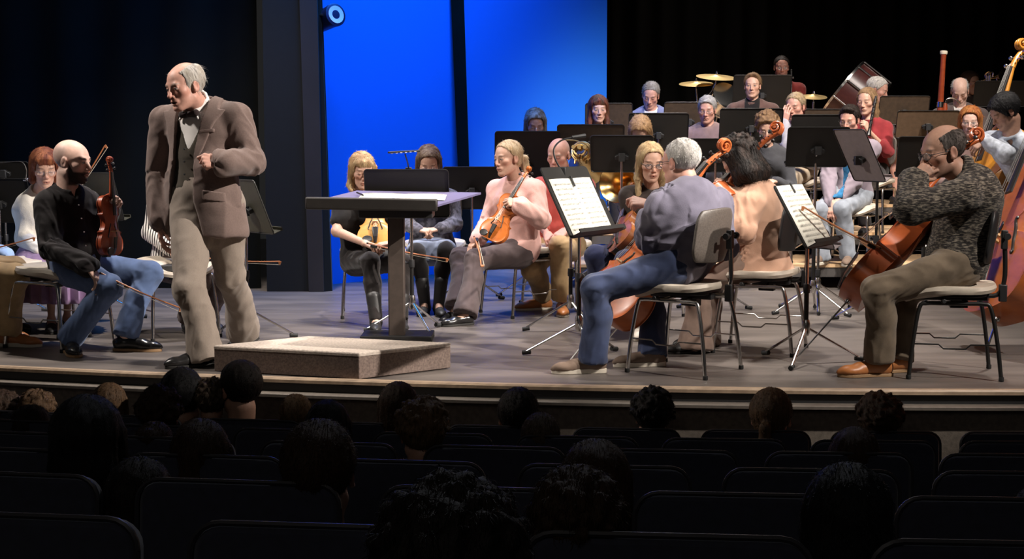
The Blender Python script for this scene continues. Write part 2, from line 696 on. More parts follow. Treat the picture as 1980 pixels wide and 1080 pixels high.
def hair_fn(style, c, R, s, o):
    """returns prims of the hair solid in head coordinates"""
    t = o.get('thick', .012)
    P = lambda x, y, z: c + R @ (np.array([x, y, z]) * s)
    e = lambda p, r, k=0.015, op='u': EL(P(*p), np.array(r) * s, R, k * s, op)
    rc = lambda a, b, ra, rb=None, k=0.02, op='u': RC(P(*a), P(*b), ra * s, (ra if rb is None else rb) * s, k * s, op)
    back = R @ np.array([0, -1, 0])
    out = []
    part = o.get('part', 0.0)
    bx = lambda h, y0=.034, w=.085, r=.040: [BX(P(part * .3, y0 + .07, h - .125), np.array([w, .07, .125]) * s, R, r * s, .008 * s, 's')]
    slope = lambda y0=.060, z0=.084, k=.60: [CUT(P(0, y0, z0), R @ np.array([0, 1, -k]), .006 * s)]
    face = lambda h=.066, w=.060: bx(h, o.get('temple', .034))
    if style in ('short', 'sides', 'crop'):
        out = [e((0, -.02, .036), (.074 + t, .094 + t, .082 + t)), e((0, .022, .045), (.060 + t * .3, .056 + t * .5, .050 + t))]
        if style == 'sides':
            out += [e((0, .025, .105), (o.get('bald_w', .058), .125, .062), .012, 's')]
        out += face(o.get('line', .075), .060) if style == 'sides' else slope(.062 if not o.get('fringe') else .078, o.get('line', .082))
        # below the hairline at the nape, round the ears
        out += [e((.085, .0, -.022), (.022, .030, .040), .01, 's'), e((-.085, .0, -.022), (.022, .030, .040), .01, 's'),
                e((0, .07, -.085), (.12, .085, .07), .01, 's'),
                CUT(P(0, -.05, -.07), R @ np.array([0, .45, -1]), .01)]
        if o.get('quiff'):
            out.insert(2, e((0.01, .055, .100), (.050, .035, .028), .02))
        if o.get('fringe'):
            out.insert(2, e((0, .070, .070), (.055, .024, .03), .015))
    elif style in ('bob', 'long', 'veil'):
        z = {'bob': -.115, 'long': -.22, 'veil': -.28}[style]
        z = o.get('len', z)
        out = [e((0, -.022, .036), (.076 + t, .094 + t, .084 + t)), e((0, .02, .05), (.062 + t, .060 + t, .048 + t)),
               e((0, -.055, -.03), (.072 + t, .058 + t, .10))]
        for sx in (1, -1):
            yy = o.get('fwd', .012)
            out += [rc((.070 * sx, -.002, .03), (.079 * sx, yy, max(z, -.10)), .026, .024, .02)]
            if z < -.1:
                out += [rc((.079 * sx, yy, -.10), (.078 * sx, yy + .02 + o.get('front', .01), z), .026, .017, .02)]
        out += [rc((-.03, -.062, -.06), (-.035, -.07, z + .02), .045, .03, .03), rc((.03, -.062, -.06), (.035, -.07, z + .02), .045, .03, .03)]
        out += bx(o.get('line', .084), .028, .066, .050) + [e((0, .09, -.17), (.058, .09, .10), .01, 's')]
        if o.get('fringe'):
            out += [e((0.0, .066, .062), (.056, .024, .034), .012), e((0, .115, -.040), (.056, .05, .068), .006, 's')]
    elif style in ('tail', 'bun'):
        o.setdefault('line', .086); o.setdefault('temple', .026)
        out = [e((0, -.02, .036), (.074 + t, .094 + t, .082 + t)), e((0, .022, .045), (.060 + t * .7, .056 + t, .050 + t)),
               e((0, -.06, -.02), (.062, .045, .055))]
        out += slope(.062, .088, .72)
        out += [e((.085, .002, -.022), (.020, .026, .034), .01, 's'), e((-.085, .002, -.022), (.020, .026, .034), .01, 's'),
                e((0, .07, -.085), (.12, .085, .07), .01, 's'), CUT(P(0, -.06, -.08), R @ np.array([0, .4, -1]), .01)]
        if style == 'tail':
            out += [rc((0, -.110, .0), (0, -.150, -.015), .018, .022, .012), rc((0, -.150, -.015), (0, -.150, -.075), .024, .026, .012),
                    rc((0, -.150, -.075), (0, -.125, -.16), .026, .010, .012)]
        else:
            out += [e((0, -.105, .075), (.045, .042, .042))]
    elif style == 'curly':
        t = o.get('thick', .022)
        out = [e((0, -.022, .042), (.076 + t, .096 + t, .084 + t)), e((0, .03, .06), (.066 + t, .060 + t, .044 + t))]
        rg = np.random.default_rng(o.get('seed', 3))
        for _ in range(150):
            a, b = rg.uniform(0, 2 * math.pi), rg.uniform(-.25, 1.0)
            d = np.array([math.cos(a) * math.sqrt(1 - b * b), math.sin(a) * math.sqrt(1 - b * b), b])
            out.append(e(tuple(np.array([0, -.02, .04]) + d * np.array([.080 + t, .100 + t, .088 + t]) * rg.uniform(.94, 1.04)), tuple(rg.uniform(.009, .016, 3)), .007))
        out += [*slope(.074, .076, .55), e((0, .08, -.10), (.13, .085, .085), .012, 's'),
                CUT(P(0, -.05, -.075), R @ np.array([0, .4, -1]), .01)]
        if o.get('fall'):
            for x in (-.045, 0, .045):
                out += [rc((x, -.060, -.02), (x * 1.3, -.080, -.12), .062, .058, .03), rc((x * 1.3, -.080, -.12), (x * 1.1, -.075, -.13 - o['fall']), .058, .036, .03)]
            out += [rc((.070, -.015, .0), (.078, -.01, -.15), .034, .026, .03), rc((-.070, -.015, .0), (-.078, -.01, -.15), .034, .026, .03)]
    return out


HAIR_COL = dict(grey=(0.30, 0.28, 0.26), white=(0.62, 0.58, 0.54), blonde=(0.52, 0.36, 0.19), brown=(0.075, 0.038, 0.02), dark=(0.022, 0.014, 0.011),
                black=(0.010, 0.009, 0.010), red=(0.36, 0.11, 0.03), auburn=(0.15, 0.04, 0.02), sandy=(0.24, 0.14, 0.07), greybrown=(0.16, 0.11, 0.075),
                lightbrown=(0.18, 0.10, 0.05))


def hand_prims(w, d, n, side, curl=0.4, s=1.0, spread=0.15, point=False, curls=None):
    """w wrist, d direction of the fingers, n palm normal (where the palm looks), side +1 left hand, -1 right"""
    d = nrm(d); n = nrm(np.asarray(n) - d * (np.asarray(n) @ d))
    x = np.cross(n, d) * side  # towards the thumb
    out = []
    P = lambda a, b, c: w + (x * a + d * b + n * c) * s
    base = [(.030, .086), (.010, .092), (-.010, .088), (-.029, .078)]
    lens = [(.040, .025, .020), (.045, .029, .021), (.041, .027, .020), (.032, .020, .018)]
    for i, ((bx, by), ls) in enumerate(zip(base, lens)):
        out.append(RC(P(bx * .55, .004, 0), P(bx, by, 0), .0165 * s, .0115 * s, .012))
        p = P(bx, by, 0)
        c = (curls[i] if curls else curl) * (1 + .12 * i)
        if point and i == 0: c = 0.12
        ang = 0
        dirx = nrm(d + x * (bx * spread * 8))
        for jn, L in enumerate(ls):
            ang += c * (0.95, 1.15, 0.75)[jn]
            dd = dirx * math.cos(ang) + n * math.sin(ang)
            q = p + dd * L * s
            out.append(RC(p, q, (.0095, .0086, .0078)[jn] * s, (.0086, .0078, .0068)[jn] * s, .003))
            p = q
    tc = (curls[4] if curls and len(curls) > 4 else curl)
    p0, p1 = P(.016, .020, .004), P(.042, .050, .016)
    out.append(RC(p0, p1, .016 * s, .0115 * s, .010))
    dd = nrm(x * (.75 - .7 * tc) + d * .75 + n * (.25 + .6 * tc))
    p2 = p1 + dd * .034 * s
    out.append(RC(p1, p2, .0108 * s, .0092 * s, .004))
    dd = nrm(dd + (d * .2 + n * .4 - x * .5) * tc)
    out.append(RC(p2, p2 + dd * .027 * s, .0092 * s, .0076 * s, .003))
    return out


class Person:
    """joints in room coordinates; see make_person"""
    pass


def joints(o):
    p = Person()
    S = o.get('S', 1.0)
    p.S = S
    p.wd = o.get('w', 1.0)
    p.fem = o.get('fem', False)
    p.pel = np.asarray(o['pel'], float)
    p.c7 = np.asarray(o['c7'], float)
    p.yaw = o['yaw']
    p.tyaw = o.get('tyaw', p.yaw)
    f0, f1 = dirv(p.yaw), dirv(p.tyaw)
    l0 = np.array([math.cos(math.radians(p.yaw)), math.sin(math.radians(p.yaw)), 0])
    l1 = np.array([math.cos(math.radians(p.tyaw)), math.sin(math.radians(p.tyaw)), 0])
    u = nrm(p.c7 - p.pel)
    p.u = u
    p.l1 = nrm(l1 - u * (l1 @ u) * .8)
    p.f1 = nrm(np.cross(u, p.l1)); p.f1 = p.f1 if p.f1 @ f1 > 0 else -p.f1
    p.l0, p.f0 = l0, f0
    p.RT = np.stack([p.l1, p.f1, u], 1)
    uu = nrm(u * .45 + np.array([0, 0, .55]))
    fb = nrm(f0 - uu * (f0 @ uu))
    p.RP = np.stack([l0, fb, uu], 1)
    Lt = np.linalg.norm(p.c7 - p.pel)
    bow = p.f1 * o.get('slump', -0.02)
    p.sp1 = p.pel + u * Lt * .38 + bow
    p.sp2 = p.pel + u * Lt * .70 + bow * .8
    p.head = np.asarray(o['head'], float)
    p.RH = head_frame(o['hyaw'], o.get('hpitch', 5), o.get('hroll', 0))
    sw = (.158 if p.fem else .182) * S * o.get('sw', p.wd)
    sh = o.get('shrug', 0.0)
    p.sh = {}
    for k, sg in (('L', 1), ('R', -1)):
        p.sh[k] = np.asarray(o.get('sh' + k, p.c7 + p.l1 * sg * sw - u * (.078 - sh) * S + p.f1 * .01), float)
    p.el, p.wr = {}, {}
    for k, sg in (('L', 1), ('R', -1)):
        t = o.get('wr' + k)
        if t is None:
            t = p.pel + p.f0 * .36 * S + l0 * sg * .07 + np.array([0, 0, .12 * S])
        t = np.asarray(t, float)
        pole = o.get('pole' + k, p.l1 * sg * .6 - u * 1.0 - p.f1 * .35)
        e_ = o.get('el' + k)
        p.el[k] = np.asarray(e_, float) if e_ is not None else ik(p.sh[k], t, .29 * S, .255 * S, pole)
        p.wr[k] = t
    p.hip, p.kn, p.an, p.toe = {}, {}, {}, {}
    for k, sg in (('L', 1), ('R', -1)):
        p.hip[k] = np.asarray(o.get('hip' + k, p.pel + l0 * sg * .085 * S * p.wd - np.array([0, 0, .02])), float)
        a = o.get('an' + k)
        if a is None:
            g = p.pel + f0 * .44 * S + l0 * sg * .12
            a = np.array([g[0], g[1], o.get('floor', 0.0) + .085])
        p.an[k] = np.asarray(a, float)
        e_ = o.get('kn' + k)
        p.kn[k] = np.asarray(e_, float) if e_ is not None else ik(p.hip[k], p.an[k], .43 * S, .41 * S, f0 + np.array([0, 0, .8]))
        p.toe[k] = o.get('toe' + k, p.yaw + sg * 10)
    return p


def torso_prims(p, m, o, lo=0.0, legs=False):
    S, w = p.S, p.wd
    b = o.get('belly', 0.0)
    T, Pv = p.RT, p.RP
    out = [EL(p.pel + p.RP[:, 2] * .015, np.array([.165 * w, .118 + b * .4, .125]) * S + m, Pv, .05),
           EL(p.sp1 + p.f1 * b * .5, np.array([(.138 if p.fem else .150) * w, .102 + b, .15]) * S + m, T, .07),
           EL(p.sp2, np.array([(.142 if p.fem else .163) * w, .112, .16]) * S + m, T, .07),
           RC(p.c7 - p.u * .115 * S + p.l1 * .10 * S * w, p.c7 - p.u * .115 * S - p.l1 * .10 * S * w, .066 * S + m, None, .06)]
    if p.fem:
        for sg in (1, -1):
            out.append(EL(p.sp2 + p.l1 * sg * .068 * S + p.f1 * .085 * S - p.u * .01, np.array([.060, .055, .058]) * S + m, T, .04))
    for k, sg in (('L', 1), ('R', -1)):
        out.append(RC(p.c7 - p.u * .02 * S + p.l1 * sg * .03, p.sh[k] + p.u * .006, .036 * S + m, .046 * S + m, .045))
    return out


def arm_prims(p, k, m, r=1.0, cut=1.0, cuff=1.0):
    S = p.S * (0.88 if p.fem else 1.0) * r
    a, e, w = p.sh[k], p.el[k], p.wr[k]
    out = [RC(a, e, .056 * S + m, .044 * S + m, .03)]
    if cut >= 1:
        q = e + (w - e) * (cut - 1) if cut < 2 else w
        out.append(RC(e, q, .044 * S + m, (.031 * S + m) * cuff, .025))
    else:
        out = [RC(a, a + (e - a) * cut, .056 * S + m, .048 * S + m * 1.3, .03)]
    return out


def leg_prims(p, k, m, hem=1.0, thigh=1.0, short=0.0):
    S = p.S * (0.96 if p.fem else 1.0)
    q = p.an[k] + (p.kn[k] - p.an[k]) * short
    mid = p.kn[k] * .62 + q * .38
    back = -nrm(dirv(p.toe[k])) * .018
    return [RC(p.hip[k], p.kn[k], (.088 * S + m) * thigh, .058 * S + m, .04),
            RC(p.kn[k], mid + back, .058 * S + m, (.054 * S + m * 1.0), .03), RC(mid + back, q, .054 * S + m, (.036 * S + m) * hem, .03)]


def clothes_bones(p, arms=True, legs=False):
    b = []
    if arms:
        for k in 'LR':
            b += [(p.sh[k], p.el[k], .5, 1.1), (p.el[k], p.wr[k], 1.1, .7)]
        b += [(p.pel, p.sp1, 1.0, .5), (p.sp1, p.c7, .5, .1)]
    if legs:
        for k in 'LR':
            b += [(p.hip[k], p.kn[k], .8, .8), (p.kn[k], p.an[k], .9, 1.0)]
    return b


def head_tint(v, p, o, base):
    q = ((v - p.head) @ p.RH) / o.get('hs', 1.0)
    col = np.tile(np.array(base, f32), (len(v), 1))

    def mix(mask, c, s=1.0):
        k = np.clip(mask, 0, 1)[:, None] * s
        col[:] = col * (1 - k) + np.array(c, f32) * k
    x, y, z = q[:, 0], q[:, 1], q[:, 2]
    g = lambda c, r: np.exp(-(((x - c[0]) / r[0]) ** 2 + ((y - c[1]) / r[1]) ** 2 + ((z - c[2]) / r[2]) ** 2))
    red = np.array(base) * np.array([1.0, .72, .68])
    for c, r in (((.042, .06, -.028), (.03, .04, .025)), ((-.042, .06, -.028), (.03, .04, .025)), ((0, .11, -.034), (.018, .025, .02)),
                 ((.08, -.01, -.005), (.02, .03, .04)), ((-.08, -.01, -.005), (.02, .03, .04))):
        mix(g(c, r), red, .55)
    lip = np.array(base) * np.array([.80, .50, .50])
    mix(np.clip(1.6 - (np.abs(x) / .023) ** 2 - ((z + .0668) / .0095) ** 2 * 1.2, 0, 1) * (y > .075), lip, .8 if p.fem else .5)
    mix(np.exp(-((z + .0675) / .0022) ** 2) * (np.abs(x) < .021) * (y > .08), np.array(base) * .22, .8)
    if o.get('mouth'):
        mix(np.clip(1.8 - (x / .0165) ** 2 * 1.4 - ((z + .069) / .0062) ** 2 * 1.4, 0, 1) * (y > .07) * (y < .0985), (.07, .02, .018), .95)
    # eyes
    for sx in (1, -1):
        dx, dz = (x - sx * .031), (z - .001)
        if o.get('eyes', 'open') == 'open':
            op = np.clip(2.2 - (dx / .0125) ** 2 * 1.6 - (dz / .0048) ** 2 * 1.6, 0, 1) * (y > .07)
            mix(op, (.55, .50, .47))
            mix(np.clip(2.0 - (dx / .0058) ** 2 * 1.5 - (dz / .006) ** 2 * 1.5, 0, 1) * op, (.035, .022, .015))
            mix(np.exp(-((dz - .0055 + (dx / .0125) ** 2 * .003) / .0018) ** 2) * (np.abs(dx) < .014) * (y > .07), (.06, .03, .025), .85)
        else:
            mix(np.exp(-((dz + .004 - (dx / .0125) ** 2 * .003) / .0020) ** 2) * (np.abs(dx) < .014) * (y > .07), (.07, .035, .03), .8)
        mix(np.clip(1.7 - ((np.abs(x) - .033) / .020) ** 2 * 1.3 - ((z - .0245 + ((np.abs(x) - .033) / .02) ** 2 * .003) / .0050) ** 2 * 1.3, 0, 1) * (y > .055) * (x * sx > 0),
            o.get('brow', HAIR_COL['brown']), o.get('browk', .75))
    if o.get('beard'):
        zt = -.047 + .045 * np.clip((.040 - y) / .03, 0, 1)
        bm = np.clip((zt - z) / .010, 0, 1) * np.clip((y - .002) / .012, 0, 1) * np.clip((z + .135) / .01, 0, 1)
        bm = np.maximum(bm, np.exp(-((z + .053) / .006) ** 2) * (np.abs(x) < .026) * (y > .07))
        cheek = 1.0
        mou = 1 - np.clip(1.5 - (x / .020) ** 2 - ((z + .0675) / .010) ** 2, 0, 1) * (y > .07)
        nz = 1 - np.exp(-((x / .02) ** 2 + ((z + .036) / .016) ** 2)) * 0.9
        mix(bm * cheek * mou * nz, o.get('beardcol', (.02, .012, .009)), o.get('beard'))
    if o.get('stubble_top'):
        nz = vnoise(q * 60) * .15
        st = np.clip((-y * 1.0 + .015 + nz * .05 + np.clip(z - .03, 0, 1) * -.1) / .035, 0, 1) * np.clip((z + .07 + (y + .1) * .3) / .02, 0, 1) * np.clip((.100 - z) / .03, 0, 1)
        mix(st, o.get('stubblecol', (.30, .22, .19)), o.get('stubble_top'))
    return col


def make_person(o):
    """one person: an Empty with the continuous body and the clothes, hair, shoes and glasses as its parts"""
    p = joints(o)
    S = p.S
    hs = o.get('hs', 1.0)
    hv = o.get('h', 0.006)           # grid step
    base = o.get('skin', SKINS['fair'])
    floor = o.get('floor', 0.0)
    root = thing('person', o['label'], 'person', (p.pel[0], p.pel[1], floor), o.get('group'))
    root['person_pose'] = 0
    del root['person_pose']
    # ---- body
    nb = p.head + p.RH @ np.array([0, -.028, -.075]) * hs
    pr = torso_prims(p, -.012, o)
    for k in 'LR':
        pr += arm_prims(p, k, -.004 if o.get('bare') else -.008, 1.0, 2.0)
    for k in 'LR':
        if o.get('legs', True):
            pr += leg_prims(p, k, -.014)
            td, pit = dirv(p.toe[k]), o.get('toepitch' + k, 0.0)
            if pit:
                td = nrm(td * math.cos(math.radians(pit)) - np.array([0, 0, math.sin(math.radians(pit))]))
                ub = nrm(np.cross(np.cross(td, np.array([0, 0, 1.0])), td))
                fb = p.an[k] - ub * .075
            else:
                ub, fb = np.array([0, 0, 1.0]), np.array([p.an[k][0], p.an[k][1], o.get('floorz' + k, floor)])
            pr.append(RC(p.an[k] - ub * .015, fb + td * .04 + ub * .045, .029, .024, .02))
            pr.append(RC(fb + td * .04 + ub * .042, fb + td * .13 * S + ub * .028, .024, .017, .02))
    nr = (.047 if p.fem else .056) * hs * o.get('neck', 1.0)
    pr += [RC(p.c7 + p.f1 * .02 - p.u * .03, nb, nr * 1.12, nr, .03)]
    pr += head_prims(p.head, p.RH, hs, 'f' if p.fem else 'm', o.get('jaw', .9 if p.fem else 1.05), o.get('nose', 0.9 if p.fem else 1.1), o.get('mouth', 0.0))
    fine = []
    hr = .135 * hs
    fine.append((p.head - hr, p.head + hr, o.get('hh', hv * .62)))
    for k, sg in (('L', 1), ('R', -1)):
        hd = o.get('hand' + k)
        if o.get('hands', True):
            if hd is None:
                d = nrm(p.wr[k] - p.el[k]); n_ = -p.l1 * sg * .3 + np.array([0, 0, -1.0])
                hd = dict(d=d + np.array([0, 0, -.25]), n=n_)
            kw = {a: b for a, b in hd.items() if a not in 'dn'}
            hp = hand_prims(p.wr[k], hd['d'], hd['n'], sg, s=S * (.90 if p.fem else 1.0), **kw)
            pr += hp
            lo = np.min([a[1] for a in hp], 0) - .01
            hi = np.max([a[2] for a in hp], 0) + .01
            fine.append((lo, hi, o.get('hh', hv * .62)))
    v, q = field_mesh(pr, hv * 1.25, fine)
    v, q = drop_small(v, q)
    col = head_tint(v, p, o, base)
    far = np.linalg.norm(v - p.head, axis=1) > .17
    col[far] = np.array(base)
    addmesh('body', v, q, SKIN, root, tint=col)
    # ---- hair
    hst = o.get('hair')
    if hst:
        ho = dict(o.get('ho', {}))
        hp = hair_fn(hst, p.head, p.RH, hs, ho)
        v, q = field_mesh(hp, o.get('hhair', hv * .75))
        v, q = drop_small(v, q, .02)
        n = vnormals(v, q)
        loc = (v - p.head) @ p.RH
        ang = np.arctan2(loc[:, 0], -loc[:, 1] + .02)
        fr = ho.get('strand', 1.0)
        st = vnoise(np.stack([ang * 13 * fr, loc[:, 2] * 9, np.hypot(loc[:, 0], loc[:, 1]) * 40], 1)) * .0028 + vnoise(loc * 55) * ho.get('fuzz', .0012)
        v = v + n * st[:, None].astype(f32)
        hc = np.array(o.get('hcol', HAIR_COL['brown']))
        tc = hc * (1 + .35 * vnoise(np.stack([ang * 18, loc[:, 2] * 4, loc[:, 1] * 6], 1))[:, None])
        if o.get('hcol2') is not None:
            kk = np.clip(.5 + vnoise(loc * np.array([40, 40, 9]) + 5) * 1.3, 0, 1)[:, None]
            tc = tc * (1 - kk) + np.array(o['hcol2']) * kk
        addmesh('hair', v, q, HAIR, root, tint=np.clip(tc, 0, 1))
        wisps(root, v, n, ho.get('wisps', 0) or 500, hc, ho.get('wl', .014), p, hs, far=o.get('hh', .005) > .0055, ww=ho.get('ww', 1.0))
    if o.get('glasses'):
        add_glasses(root, p, hs, o['glasses'])
    # ---- clothes
    for g in o.get('clothes', []):
        g(root, p, o)
    # ---- shoes
    if o.get('shoes'):
        for k in 'LR':
            make_shoe(root, p, k, o)
    if not o.get('quiet'):
        la = [round(float(np.linalg.norm(a - b)), 2) for k in 'LR' for a, b in ((p.sh[k], p.el[k]), (p.el[k], p.wr[k]), (p.hip[k], p.kn[k]), (p.kn[k], p.an[k]))]
        if VERBOSE:
            print('PERSON', o['label'][:40], 'torso', round(float(np.linalg.norm(p.c7 - p.pel)), 2), 'neck', round(float(np.linalg.norm(p.head - p.c7)), 2), 'limbs', la)
    return root, p


VERBOSE = True


def wisps(root, v, n, count, col, L, p, hs, far=False, ww=1.0):
    """loose hairs: some standing off, most lying along the fall of the hair; thin flat blades, one mesh"""
    rg = np.random.default_rng(len(v))
    count = int(count * 2.4)
    ids = rg.choice(len(v), count)
    a = v[ids]
    nn = n[ids]
    down = -p.RH[:, 2] * .75 - p.RH[:, 1] * .25
    tang = down - nn * (nn @ down)[:, None]
    tang /= np.linalg.norm(tang, axis=1, keepdims=True) + 1e-6
    lie = (rg.random((count, 1)) < .65)
    d = np.where(lie, tang + nn * .12 + rg.normal(0, .22, (count, 3)), nn + rg.normal(0, .5, (count, 3)))
    d /= np.linalg.norm(d, axis=1, keepdims=True)
    ln = np.where(lie, L * 2.2, L) * rg.uniform(.4, 1.0, (count, 1))
    t = np.cross(d, nn + rg.normal(0, .3, (count, 3)))
    t /= np.linalg.norm(t, axis=1, keepdims=True) + 1e-6
    wd = np.where(lie, .0012 if far else .0009, .0005 if far else .0004) * ww
    b = a + d * ln * .55 + nn * np.where(lie, .0022, 0)
    c = a + d * ln - nn * np.where(lie, .002, 0) + np.array([0, 0, -1]) * ln * np.where(lie, 0, .2)
    vv = np.concatenate([a - t * wd, a + t * wd, b + t * wd * .8, b - t * wd * .8, c + t * wd * .15, c - t * wd * .15])
    i = np.arange(count)
    q = np.concatenate([np.stack([i, i + count, i + 2 * count, i + 3 * count], 1), np.stack([i + 3 * count, i + 2 * count, i + 4 * count, i + 5 * count], 1)])
    tc = np.array(col)[None] * rg.uniform(.55, 1.35, (count, 1))
    o = addmesh('loose_hair', vv, q, HAIR, root, tint=np.clip(np.tile(tc, (6, 1)), 0, 1))
    o['kind'] = 'stuff'


def add_glasses(root, p, hs, style):
    P = lambda x, y, z: p.head + p.RH @ (np.array([x, y, z]) * hs)
    col = GLASS_FRAME if style == 'dark' else mat('thin_glasses_frame', (0.25, 0.22, 0.2), rough=0.3, metal=0.8)
    r = .0018 if style == 'dark' else .0011
    mb, mls = MB(), []
    for sx in (1, -1):
        ring = [P(sx * .033 + .021 * math.cos(t), .104 - abs(.021 * math.cos(t) + sx * .033) ** 2 * 5.5 + .006, -.002 + .016 * math.sin(t)) for t in np.linspace(0, 2 * math.pi, 17)]
        mb.tube(ring, r, 6, cap=False)
        mls.append(MB().add(ring[:-1], [tuple(range(16))]))
        mb.tube([P(sx * .054, .094, .004), P(sx * .071, .075, .006), P(sx * .076, .0, .006), P(sx * .078, -.025, -.008)], r, 6)
    mb.tube([P(-.012, .110, .002), P(0, .113, .005), P(.012, .110, .002)], r, 6)
    g = mb.build('glasses', col, root)
    for ml in mls:
        ml.build('lens', LENS, g)


# ---------------------------------------------------------------- clothes (each returns a function that adds the garment)
def neck_axis(p):
    nb = p.head + p.RH @ np.array([0, -.028, -.075])
    c = p.c7 + p.f1 * .02 - p.u * .01
    a = nrm(nrm(nb - c) * .8 + p.u * .2)
    l = nrm(p.l1 - a * (p.l1 @ a))
    f = np.cross(a, l)
    return c, a, l, f if f @ p.f1 > 0 else -f


def neck_cut(p, o, r=.068, drop=.0, fwd=.03):
    c, a, l, f = neck_axis(p)
    return EL(c + a * (.055 - drop) + f * .004, (r, r, .075 + drop), np.stack([l, f, a], 1), .006, 's')


def collar_ring(p, r=.062, t=.012, h=.02, tilt=.02):
    c, ax, l, f = neck_axis(p)
    pts = [c + l * math.cos(q) * r + f * (math.sin(q) * r) + ax * (h - math.sin(q) * tilt) for q in np.linspace(0, 2 * math.pi, 15)]
    return [RC(x, y, t, None, .008) for x, y in zip(pts[:-1], pts[1:])]


def top(name, m_, margin=.012, sleeves=2.0, hem=.10, collar='crew', amp=.006, flare=0.0, cuff=1.0, h=None, open_=None, arm=1.0, post=None, base=.0025, extra=None):
    """a shirt, sweater or coat; hem = how far below the pelvis it reaches"""
    def build(root, p, o):
        pr = torso_prims(p, margin, o)
        for k in 'LR':
            pr += arm_prims(p, k, margin, arm, sleeves, cuff)
        if collar == 'crew':
            pr += collar_ring(p)
        elif collar == 'shirt':
            pr += collar_ring(p, .064, .012, .028, .03)
        elif collar == 'roll':
            pr += collar_ring(p, .058, .018, .03) + collar_ring(p, .056, .016, .055)
        if flare:
            a = p.pel + p.RP[:, 2] * .05
            pr.append(RC(a, p.pel - p.RP[:, 2] * hem, .13 + margin, .14 + margin + flare, .05))
        if extra:
            pr += extra(p)
        pr.append(CUT(p.pel - p.RP[:, 2] * hem, -p.RP[:, 2], .01))
        pr.append(neck_cut(p, o, o.get('neckcut', .056), o.get('neckdrop', .0)))
        if open_:
            pr += open_(p)
        v, q = field_mesh(pr, h or o.get('hc', o.get('h', .006) * 1.25))
        v, q = drop_small(v, q)
        if amp:
            v = wrinkle(v, q, clothes_bones(p), amp, o.get('seed', 1.0), base)
        g = addmesh(name, v, q, m_, root)
        if post:
            post(g, p, o)
    return build


def trousers(name, m_, margin=.010, hem=1.25, amp=.007, thigh=1.0, short=0.0, waist=.13, h=None, base=.003):
    def build(root, p, o):
        pr = [EL(p.pel + p.RP[:, 2] * .01, np.array([.160 * p.wd, .120 + o.get('belly', 0) * .3, .125]) * p.S + margin, p.RP, .05)]
        for k in 'LR':
            pr += leg_prims(p, k, margin, hem, thigh, short)
            d = nrm(p.an[k] - p.kn[k])
            e_ = p.an[k] + (p.kn[k] - p.an[k]) * short
            pr.append(FN(lambda X, Y, Z, e_=e_, d=d: -((X - e_[0] - d[0] * .012) * d[0] + (Y - e_[1] - d[1] * .012) * d[1] + (Z - e_[2] - d[2] * .012) * d[2]), e_ - .13, e_ + .13, .004, 's'))
        pr.append(CUT(p.pel + p.RP[:, 2] * waist, p.RP[:, 2], .01))
        v, q = field_mesh(pr, h or o.get('hc', o.get('h', .006) * 1.25))
        v, q = drop_small(v, q)
        if amp:
            v = wrinkle(v, q, clothes_bones(p, False, True), amp, o.get('seed', 1.0) + 3, base)
        addmesh(name, v, q, m_, root)
    return build


def skirt(name, m_, hem_z, spread=.16, pleats=0, top_r=.15):
    def build(root, p, o):
        c0 = p.pel + p.RP[:, 2] * .12
        kn = (p.kn['L'] + p.kn['R']) / 2
        v, f = [], []
        n, rows = 96, 14
        kd = np.linalg.norm(kn - p.pel)
        for i in range(rows):
            t = i / (rows - 1)
            if hem_z is None:   # lies over the thighs to the knees
                c = p.pel + (kn - p.pel) * (t * 1.02) + np.array([0, 0, .01])
            for k in range(n):
                a = 2 * math.pi * k / n
                rip = 1 + (.045 * math.sin(a * pleats) * t if pleats else 0)
                if hem_z is None:
                    ax = nrm(kn - p.pel)
                    up = nrm(np.array([0, 0, 1]) - ax * ax[2])
                    sd = np.cross(ax, up)
                    half = np.linalg.norm(p.kn['L'] - p.kn['R']) / 2
                    v.append(c + sd * math.cos(a) * (.155 + (half - .06) * t) * rip + up * math.sin(a) * (.105 - .02 * t) * rip)
                else:
                    c = c0 * (1 - t) + np.array([kn[0], kn[1], hem_z]) * t
                    c = c0 + (np.array([kn[0], kn[1], 0]) - np.array([c0[0], c0[1], 0])) * min(1, t * 1.5) * .62
                    c[2] = c0[2] + (hem_z - c0[2]) * t ** 1.15
                    r = top_r + spread * min(1, t * 1.6)
                    fd = np.array([math.cos(a), math.sin(a), 0]) * r
                    fd = fd + p.f0 * max(0, fd @ p.f0) * .55
                    v.append(c + fd * rip)
        for i in range(rows - 1):
            for k in range(n):
                k2 = (k + 1) % n
                f.append((i * n + k, (i + 1) * n + k, (i + 1) * n + k2, i * n + k2))
        g = addmesh(name, v, f, m_, root)
        md = g.modifiers.new('thick', 'SOLIDIFY'); md.thickness = .005
    return build


def knee_skirt(name, m_, reach=.92):
    def build(root, p, o):
        pr = [EL(p.pel + p.RP[:, 2] * .03, np.array([.165, .128, .13]) * p.S, p.RP, .05)]
        q = {k: p.hip[k] + (p.kn[k] - p.hip[k]) * reach for k in 'LR'}
        for k in 'LR':
            pr.append(RC(p.hip[k], q[k], .098, .080, .03))
        pr.append(RC((p.hip['L'] + p.hip['R']) / 2, (q['L'] + q['R']) / 2, .10, .072, .05))
        d = nrm(q['L'] + q['R'] - p.hip['L'] - p.hip['R'])
        pr.append(CUT((q['L'] + q['R']) / 2, d, .01))
        v, f = field_mesh(pr, .009)
        v = wrinkle(v, f, clothes_bones(p, False, True), .004, 2.0)
        addmesh(name, v, f, m_, root)
    return build


